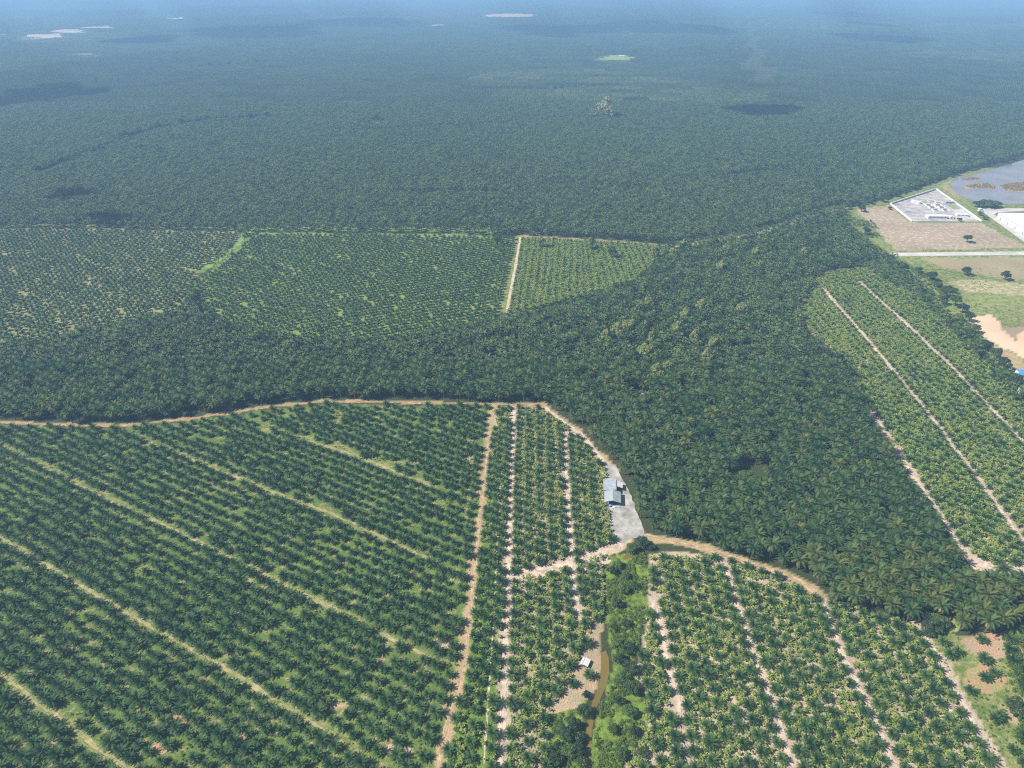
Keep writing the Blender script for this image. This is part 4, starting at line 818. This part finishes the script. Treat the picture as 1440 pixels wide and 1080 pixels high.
lr = [(1297, 878, 6.5, 'dark_tree'), (1308, 886, 6.5, 'dark_tree'), (1318, 880, 6, 'green_tree'), (1304, 893, 5, 'dark_shrub'), (1278, 862, 3.5, 'dark_shrub'), (1266, 857, 3.2, 'dark_shrub'), (1436, 884, 5, 'green_shrub'), (1444, 912, 6, 'green_tree'), (1430, 945, 5, 'green_shrub'), (1442, 972, 6, 'dark_tree'), (1425, 1002, 6, 'dark_tree'), (1440, 1010, 6, 'dark_tree'), (1436, 1040, 5, 'green_shrub'),
      (1180, 886, 3.6, 'green_shrub'), (1048, 676, 7, 'green_tree'), (1064, 684, 7, 'green_tree'), (1036, 680, 6, 'green_tree')]
for i_, q in enumerate(sorted(lr, key=lambda q: -q[1])):
    wh = 'in the gap among the tall palms' if q[0] < 1100 else ('by a sandy strip' if q[0] < 1200 else ('at the south tip of the tall palm clump' if q[0] < 1400 else 'at the right edge beside the grass'))
    T(q[3], q[0], q[1], q[2], 'bush %s, %s counting up the photo' % (wh, ORD[i_]), 'bushes in the southeast', 'shrub', tall=0.75)
# taller dark trees standing in lines far away
ft = [(820 + 10.5 * i, 78 - 1.2 * (i % 3)) for i in range(8)] + [(900 + 14 * i, 73 + (i % 2)) for i in range(12)] + [(160 + 9 * i, 200 - 2.2 * i) for i in range(9)] + [(255 + 12 * i, 176 - 0.9 * i) for i in range(11)] + [(270 + 13 * i, 98 - 1.0 * i) for i in range(9)] + [(55 + 11 * i, 246 - 3.8 * i) for i in range(9)] + [(520 + 9 * i, 172 - i % 2) for i in range(3)] + [(780 + 9 * i, 128 - .5 * i) for i in range(8)]
for i_, (a, b_) in enumerate(ft):
    T('dark_tree', a, b_, 8 + (i_ * 7 % 5), 'dark tree in a broken line across the hazy far plantation', 'dark trees in lines across the far plantation', tall=1.0 if b_ > 120 else 1.25)

# ------------------------------------------------------------------ buildings
def gable(b, w, l, h, rise, over=0.5, th=0.15, mi=0):
    for s in (-1, 1):
        x0, x1 = 0, s * (w / 2 + over); z0, z1 = h + rise, h - rise * over / (w / 2)
        vs = [(x0, -l / 2 - over, z0), (x1, -l / 2 - over, z1), (x1, l / 2 + over, z1), (x0, l / 2 + over, z0)]; vs += [(a, b_, c + th) for a, b_, c in vs]
        b.add(vs, [(0, 1, 2, 3) if s < 0 else (3, 2, 1, 0), (7, 6, 5, 4) if s < 0 else (4, 5, 6, 7), (0, 4, 5, 1), (1, 5, 6, 2), (2, 6, 7, 3), (3, 7, 4, 0)], mi)
def body(b, w, l, h, rise, mi=0):
    vs = [(-w / 2, -l / 2, 0), (w / 2, -l / 2, 0), (w / 2, l / 2, 0), (-w / 2, l / 2, 0), (-w / 2, -l / 2, h), (w / 2, -l / 2, h), (w / 2, l / 2, h), (-w / 2, l / 2, h), (0, -l / 2, h + rise), (0, l / 2, h + rise)]
    b.add(vs, [(0, 1, 5, 8, 4), (2, 3, 7, 9, 6), (1, 2, 6, 5), (3, 0, 4, 7)], mi)
def part(name, b, mats, parent): return link(name, b.mesh(name, mats), parent)
def house(name, label, cat, c, w, l, h, rise, rz, wall='white', roof='wroof', group=None, wins=3, z=0.0):
    t = thing(name, label, cat, (c[0], c[1], z), rz, group); b = MB(); body(b, w, l, h, rise); part('wall', b, [wall], t); b = MB(); gable(b, w, l, h, rise); part('roof', b, [roof], t)
    b = MB(); b.box((0, -l / 2 - 0.04, 1.1), (1.2, 0.1, 2.2)); part('door', b, ['dark'], t)
    for k in range(wins):
        for sx in (-1, 1): b = MB(); b.box((sx * (w / 2 + 0.03), -l / 2 + (k + 0.5) * l / wins, h * 0.55), (0.1, 1.6, 1.1)); part('window', b, ['dark'], t)
    return t
# open-sided farm shed beside the grey yard
sx, sy = G(861, 704)
t = thing('farm_shed', 'open-fronted farm shed with grey metal roofs beside the gravel yard', 'shed', (sx, sy, 0), R(-6))
b = MB(); gable(b, 11.5, 12, 3.9, 1.5, 0.6); part('roof', b, ['groof'], t)
b = MB(); vs = [(-7.0, 6.8, 4.3), (3.0, 6.8, 5.6), (3.0, 21, 5.6), (-7.0, 21, 4.3)]; vs += [(a, c, d_ + .14) for a, c, d_ in vs]; b.add(vs, [(3, 2, 1, 0), (4, 5, 6, 7), (0, 1, 5, 4), (1, 2, 6, 5), (2, 3, 7, 6), (3, 0, 4, 7)]); part('rear_roof', b, ['groof'], t)
b = MB(); vs = [(3.2, 12, 5.0), (8.2, 12, 3.4), (8.2, 19, 3.4), (3.2, 19, 5.0)]; vs += [(a, c, d_ + .14) for a, c, d_ in vs]; b.add(vs, [(3, 2, 1, 0), (4, 5, 6, 7), (0, 1, 5, 4), (1, 2, 6, 5), (2, 3, 7, 6), (3, 0, 4, 7)]); part('lean_to_roof', b, ['wroof'], t)
b = MB(); b.box((0, 6.1, 2.0), (11.3, 0.15, 4.0)); b.box((-5.7, 1.5, 1.9), (0.15, 9, 3.8)); part('wall', b, ['groof'], t)
b = MB(); b.box((-6.8, 13.8, 2.1), (0.15, 13.6, 4.2)); b.box((-2, 20.8, 2.1), (9.4, 0.15, 4.2)); b.box((2.9, 13.8, 2.7), (0.15, 13.6, 5.4)); part('rear_wall', b, ['groof'], t)
for a, c in ((-5.6, -5.8), (0, -5.8), (5.6, -5.8), (5.6, 0), (8.0, 12.2), (8.0, 18.8)):
    b = MB(); b.box((a, c, 1.9 if a < 7 else 1.7), (0.2, 0.2, 3.7 if a < 7 else 3.4)); part('post', b, ['wood'], t)
ca, sa = math.cos(R(-6)), math.sin(R(-6)); loc = lambda a, c: (sx + a * ca - c * sa, sy + a * sa + c * ca)
def drum(name, label, a, c, r0, h, m):
    x, y = loc(a, c); t2 = thing(name, label, 'water tank', (x, y, 0.14)); b = MB(); b.tube([(0, 0, 0), (0, 0, h * .93), (0, 0, h)], [r0, r0, r0 * .8], 20); part('tank', b, [m], t2); b = MB(); b.tube([(0, 0, h), (0, 0, h + .15)], [r0 * .3, r0 * .3], 12); part('lid', b, [m], t2)
drum('water_tank', 'blue plastic water tank at the open front of the farm shed', -2.0, -7.4, 1.0, 1.7, 'bluedrum')
def pallet(label, a, c, rz, m):
    x, y = loc(a, c); t2 = thing('sheet_stack', label, 'stacked sheets', (x, y, 0.14), rz); b = MB()
    for k in (-0.8, 0, 0.8): b.box((k, 0, 0.08), (0.15, 1.6, 0.16))
    part('bearer', b, ['wood'], t2); b = MB()
    for k in range(5): b.box((0.04 * (k % 2), 0, 0.20 + 0.075 * k), (2.6, 1.5, 0.06))
    part('sheets', b, [m], t2)
pallet('stack of white sheets lying in front of the shed, nearest the tank', 0.9, -8.2, 0.3, 'white'); pallet('stack of pale blue sheets at the right front corner of the shed', 4.2, -7.6, -0.2, 'croof')
pallet('stack of weathered boards west of the shed front', -4.6, -9.6, 0.8, 'wood')
# small hut by the creek
hx, hy = G(823, 934); t = thing('small_hut', 'small hut with a white and faded purple striped roof near the creek', 'hut', (hx, hy, 0), R(-25))
b = MB(); body(b, 3.6, 4.0, 2.1, 0.5); part('wall', b, ['wood'], t); b = MB(); gable(b, 3.6, 4.0, 2.1, 0.5, 0.6); part('roof', b, ['white'], t)
b = MB(); b.box((-1.15, 0, 2.62), (0.7, 5.1, 0.05)); part('roof_stripe', b, ['purple'], t).rotation_euler = (0, 0, 0)
b = MB(); b.box((0, -2.04, 0.95), (0.9, 0.08, 1.9)); part('door', b, ['dark'], t)
hx, hy = G(903, 562); house('forest_hut', 'small white-roofed hut half hidden among the tall palms', 'hut', (hx, hy), 6.5, 7.5, 5.0, 0.9, R(70), 'wood', 'wroof', wins=1)
# buildings at the right edge with blue roofs
x, y = G(1445, 530); house('blue_roof_building', 'building with a bright blue roof cut by the right edge, the upper of two', 'building', (x, y), 11, 20, 4.5, 1.2, R(75), 'white', 'broof')
x, y = G(1448, 556); house('blue_roof_building', 'building with a pale blue roof cut by the right edge, the lower of two', 'building', (x, y), 11, 18, 4.5, 1.0, R(75), 'white', 'croof')
# walled treatment compound
c1, c2, c3, c4 = [np.array(G(a, b_)) for a, b_ in ((1252, 287.5), (1316, 266.5), (1380, 312), (1282, 312))]
flat('compound_yard', [(1253, 288), (1316, 267.5), (1378, 311.5), (1283, 311.5)], 'conc', 0.06, rag=0, sub=30)
def wall(label, a, c, h=2.6):
    d = c - a; L_ = float(np.hypot(*d)); t = thing('compound_wall', label, 'wall', (*(a + d / 2), 0), math.atan2(d[1], d[0]), 'walls round the compound'); b = MB(); b.box((0, 0, h / 2), (L_, 0.9, h)); part('wall_panel', b, ['white'], t)
    b = MB(); b.box((0, 0, h + 0.13), (L_ + 0.3, 1.4, 0.26)); part('coping', b, ['white'], t)
wall('long white wall on the upper left side of the compound', c1 + [0.8, 0.8], c2 - [0.8, 0.8]); wall('white wall on the right side of the compound along the pond bank', c2, c3); wall('white wall on the left side of the compound by the brown lot', c1, c4); wall('low white wall along the front of the compound', c4 + [1.5, 0.4], c4 + (c3 - c4) * 0.62, 1.0)
dirc = (c2 - c3) / np.hypot(*(c2 - c3)); rzc = math.atan2(dirc[1], dirc[0]) - math.pi / 2; perp = np.array([dirc[1], -dirc[0]])
k = 0
for col_, pts in (('left', ((1306, 289.5), (1310.8, 292.8), (1316, 296.6))), ('right', ((1319, 289.5), (1324, 292.8), (1329.5, 296.6)))):
    for a, b_ in pts:
        x, y = G(a, b_); lab = ['first', 'second', 'third'][k % 3]; k += 1
        t = thing('treatment_tank', 'open rectangular tank with dark water, %s from the back in the %s column' % (lab, col_), 'tank', (x, y, 0.06), rzc, 'treatment tanks in the compound')
        b = MB()
        for s in (-1, 1): b.box((s * 5.3, 0, 1.1), (1.2, 12.4, 2.2)); b.box((0, s * 5.8, 1.1), (9.4, 0.8, 2.2))
        part('rim', b, ['white'], t); b = MB(); b.box((0, 0, 0.5), (9.4, 10.8, 1.0)); part('water', b, ['sludge'], t)
x, y = G(1300, 285); 
for i_, (a, b_) in enumerate(((1300, 284.6), (1310, 283.4), (1320, 285.6))):
    x, y = G(a, b_); t = thing('drying_bed', 'low drying bed with olive filling at the back of the compound, %s from the left' % ORD[i_], 'tank', (x, y, 0.06), rzc, 'drying beds'); b = MB()
    for s in (-1, 1): b.box((s * 5.2, 0, 0.4), (0.5, 12, 0.8)); b.box((0, s * 5.8, 0.4), (9.9, 0.5, 0.8))
    part('rim', b, ['white'], t); b = MB(); b.box((0, 0, 0.2), (9.9, 11.1, 0.4)); part('filling', b, ['olive'], t)
x, y = G(1316, 306.5); house('plant_building', 'long low white building at the front of the compound', 'building', (x, y), 11, 32, 4.5, 1.1, R(88), 'white', 'wroof', wins=5)
x, y = G(1337, 307); house('pump_house', 'small white pump house right of the long low building', 'building', (x, y), 7, 7, 3.6, 0.7, rzc, 'white', 'wroof', wins=1)
x, y = G(1352, 303.5); house('site_office', 'white office with flat pale roof in the right corner of the compound', 'building', (x, y), 10, 18, 3.6, 0.6, R(80), 'white', 'wroof', wins=3)
x, y = G(1378, 297); house('gatehouse', 'tiny white gatehouse outside the compound near the road', 'building', (x, y), 6, 6, 4.0, 1.0, rzc, 'white', 'wroof', wins=1)
x, y = G(1334, 285.5); house('equipment_shed', 'bluish shed against the pond-side wall of the compound', 'building', (x, y), 8, 15, 3.0, 0.6, R(85), 'groof', 'groof', wins=2)
for i_, (a, b_) in enumerate(((1285, 284.4), (1291, 286.0))):
    x, y = G(a, b_); t = thing('round_tank', 'white round tank at the left back of the compound, %s one' % ['farther left', 'nearer right'][i_], 'tank', (x, y, 0.06), 0, 'round tanks'); b = MB(); b.tube([(0, 0, 0), (0, 0, 3.4)], [4.6, 4.6], 28); part('tank', b, ['white'], t); b = MB(); b.tube([(0, 0, 3.4), (0, 0, 4.2)], [4.7, 0.6], 28); part('roof', b, ['wroof'], t)
for i_, (a, b_) in enumerate(((1283, 281.6), (1287, 280.3))): pass
flat('lawn', [(1331, 288), (1337, 286.6), (1350, 294), (1341, 294.6)], 'lawn', 0.12, rag=0, sub=20)
flat('road_kerbside', [(1340, 296), (1352, 294.6), (1376, 309), (1352, 309)], 'asph', 0.11, rag=0, sub=30)
# big white-roofed warehouse
a = np.array(G(1404, 299.5, 9)); c = np.array(G(1446, 325, 9)); d = c - a; L_ = float(np.hypot(*d)); rz = math.atan2(d[1], d[0]) + math.pi / 2; per = np.array([-d[1], d[0]]) / L_; cen = (a + c) / 2 + per * 45
t = thing('warehouse', 'huge warehouse with a plain white roof cut by the right edge', 'warehouse', (cen[0], cen[1], 0), rz); b = MB(); body(b, 90, L_, 9, 1.2); part('wall', b, ['white'], t); b = MB(); gable(b, 90, L_, 9, 1.2, 0.8, 0.2); part('roof', b, ['wroof'], t)
for k in range(4): b = MB(); b.box((-45.05, -L_ / 2 + (k + .5) * L_ / 4, 2.2), (0.12, 5, 4.4)); part('roller_door', b, ['groof'], t)
# street lamps along the road
for i_, a in enumerate((1300, 1343, 1385)):
    x, y = G(a, 353); t = thing('street_lamp', 'thin pale street lamp north of the straight road, %s from the palms' % ORD[i_], 'street lamp', (x, y, 0), 0, 'lamps along the straight road'); b = MB(); b.tube([(0, 0, 0), (0, 0, 11)], [0.22, 0.12], 8); part('pole', b, ['white'], t); b = MB(); b.tube([(0, 0, 10.9), (0, -1.2, 11.5), (0, -2.6, 11.6)], [0.1, 0.09, 0.08], 6); part('arm', b, ['white'], t); b = MB(); b.box((0, -2.9, 11.55), (0.4, 1.0, 0.18)); part('lamp_head', b, ['white'], t)
# buildings in far clearings
fb = [(874, 81, 26, 12, 'white building in the far grassy clearing'), (108, 43, 34, 14, 'white factory at the middle of the hazy settlement'), (125, 40.5, 26, 12, 'white building right of the settlement factory'), (150, 38.5, 60, 14, 'long white building at the right end of the settlement'), (132, 41.5, 30, 16, 'pale shed among the settlement roofs'),
      (116, 45, 24, 14, 'small pale building below the settlement factory'), (3, 50.5, 90, 20, 'very bright long roof at the left edge of the photo'), (227, 28.5, 36, 18, 'bright white building in the small settlement right of the cloud shadow'), (240, 26.5, 44, 18, 'second pale building of the small settlement'), (255, 25.5, 40, 18, 'third pale building of the small settlement'), (292, 11.5, 70, 24, 'lone white building near the top of the photo'),
      (1026, 11.8, 60, 20, 'lone white building near the horizon on the right'), (1098, 17.5, 40, 16, 'pale low building near the horizon, right of the long cloud shadow'), (68, 62, 36, 14, 'pale roof below the settlement'), (98, 61, 34, 12, 'white roof below and right of the bare settlement ground')]
for i_, (a, b_, w, l, lab) in enumerate(fb):
    x, y = G(a, b_); house('distant_building', lab, 'building', (x, y), l, w, 8, 2, R(90 + (i_ % 3 - 1) * 8), 'white', 'wroof', wins=2)

# ------------------------------------------------------------------ sky, sun, clouds, haze
EL, AZX = R(45), R(-9)     # the sun stands to the west, left of the view
sd = np.array([-math.cos(EL) * math.cos(AZX), math.cos(EL) * math.sin(AZX), math.sin(EL)])
ld = bpy.data.lights.new('sun', 'SUN'); ld.energy = 5.0; ld.angle = R(0.5); ld.color = (1.0, 0.95, 0.87); lo = bpy.data.objects.new('sun', ld); COL.objects.link(lo)
from mathutils import Vector
lo.rotation_euler = Vector(tuple(sd)).to_track_quat('Z', 'Y').to_euler()
wd = bpy.data.worlds.new('World'); SC.world = wd; wd.use_nodes = True; N, L = wd.node_tree.nodes, wd.node_tree.links
sky = N.new('ShaderNodeTexSky'); sky.sky_type = 'NISHITA'; sky.sun_disc = False; sky.sun_elevation = EL; sky.sun_rotation = math.atan2(sd[0], sd[1]); sky.air_density = 1.2; sky.dust_density = 1.5
L.new(sky.outputs[0], N['Background'].inputs[0]); N['Background'].inputs[1].default_value = 0.052
hz = MB(); hz.box((0, 21000, 189), (72000, 46000, 382)); hm = bpy.data.materials.new('haze'); nt, N, L = nodes(hm); N.clear(); out = N.new('ShaderNodeOutputMaterial'); pv = N.new('ShaderNodeVolumePrincipled')
pv.inputs['Color'].default_value = (0.36, 0.63, 1.0, 1); pv.inputs['Density'].default_value = 1.6e-4; pv.inputs['Anisotropy'].default_value = 0.0; L.new(pv.outputs[0], out.inputs['Volume'])
ho = link('haze', hz.mesh('haze', [hm])); tag(ho, 'thin blue haze over the whole plain', 'haze', kind='stuff')
cm = bpy.data.materials.new('cloud'); nt, N, L = nodes(cm); N.clear(); out = N.new('ShaderNodeOutputMaterial'); df = N.new('ShaderNodeBsdfDiffuse'); df.inputs[0].default_value = (0.9, 0.9, 0.9, 1); tp = N.new('ShaderNodeBsdfTransparent'); ms = N.new('ShaderNodeMixShader'); ms.inputs[0].default_value = 0.93
L.new(tp.outputs[0], ms.inputs[1]); L.new(df.outputs[0], ms.inputs[2]); L.new(ms.outputs[0], out.inputs[0])
import bmesh
def cloud(x0, y0, x1, y1, alt=1100.0, npf=34, tilt=0.0):
    """cumulus whose shadow falls on the spot between photo positions (x0,y0) and (x1,y1)"""
    cxp, cyp = (x0 + x1) / 2, (y0 + y1) / 2; c = np.array(G(cxp, cyp, 8)); a = abs(G(x1, cyp, 8)[0] - G(x0, cyp, 8)[0]) / 2; b_ = abs(G(cxp, y0, 8)[1] - G(cxp, y1, 8)[1]) / 2
    bm = bmesh.new(); r = np.random.default_rng(int(x0 + y0 * 3))
    for k in range(npf):
        th = r.uniform(0, 6.28); q = math.sqrt(r.random()) * 0.85 * (0.7 + 0.3 * math.sin(th * 3 + x0)); rr = (0.10 + 0.20 * r.random()); m4 = __import__('mathutils').Matrix
        s0 = len(bm.verts); res = bmesh.ops.create_icosphere(bm, subdivisions=3, radius=1.0)
        ox, oy = q * math.cos(th) * a, q * math.sin(th) * b_
        for v in res['verts']:
            w = 1 + 0.25 * math.sin(v.co.x * 5 + k) * math.sin(v.co.y * 4 + k * 2) + 0.12 * math.sin(v.co.z * 9 + v.co.x * 8)
            v.co = Vector((ox + v.co.x * rr * a * w, oy + v.co.y * rr * b_ * w, v.co.z * min(rr * min(a, b_), 120) * w * 0.8))
    me = bpy.data.meshes.new('cloud'); bm.to_mesh(me); bm.free(); me.materials.append(cm)
    p = c + sd[:2] / sd[2] * alt; o = link('cloud', me, None, (p[0], p[1], alt + 8)); tag(o, 'white fair-weather cloud above the plain', 'cloud', kind='stuff')
for q in ((705, 34, 870, 52), (800, 28, 1025, 48), (420, 23, 600, 40), (230, 36, 460, 52), (150, 50, 250, 62), (1175, 47, 1310, 62), (1015, 146, 1135, 163), (0, 116, 150, 146), (125, 299, 208, 314), (70, 266, 142, 280), (1140, 16, 1220, 24), (1190, 30, 1240, 37)): cloud(q[0] - 0.08 * (q[2] - q[0]), q[1] - 0.08 * (q[3] - q[1]), q[2] + 0.08 * (q[2] - q[0]), q[3] + 0.12 * (q[3] - q[1]))

SC.view_settings.view_transform = 'Standard'; SC.view_settings.look = 'None'; SC.view_settings.exposure = 0.72; SC.view_settings.gamma = 1.0
SC.cycles.use_denoising = False; SC.cycles.filter_width = 1.1; SC.cycles.max_bounces = 5; SC.cycles.diffuse_bounces = 1; SC.cycles.glossy_bounces = 2; SC.cycles.transmission_bounces = 2; SC.cycles.volume_bounces = 2; SC.cycles.transparent_max_bounces = 8
SC.cycles.caustics_reflective = False; SC.cycles.caustics_refractive = False
SC.render.film_transparent = False
print('palms', len(PX), 'bananas', len(BX), 'tiles', nT)
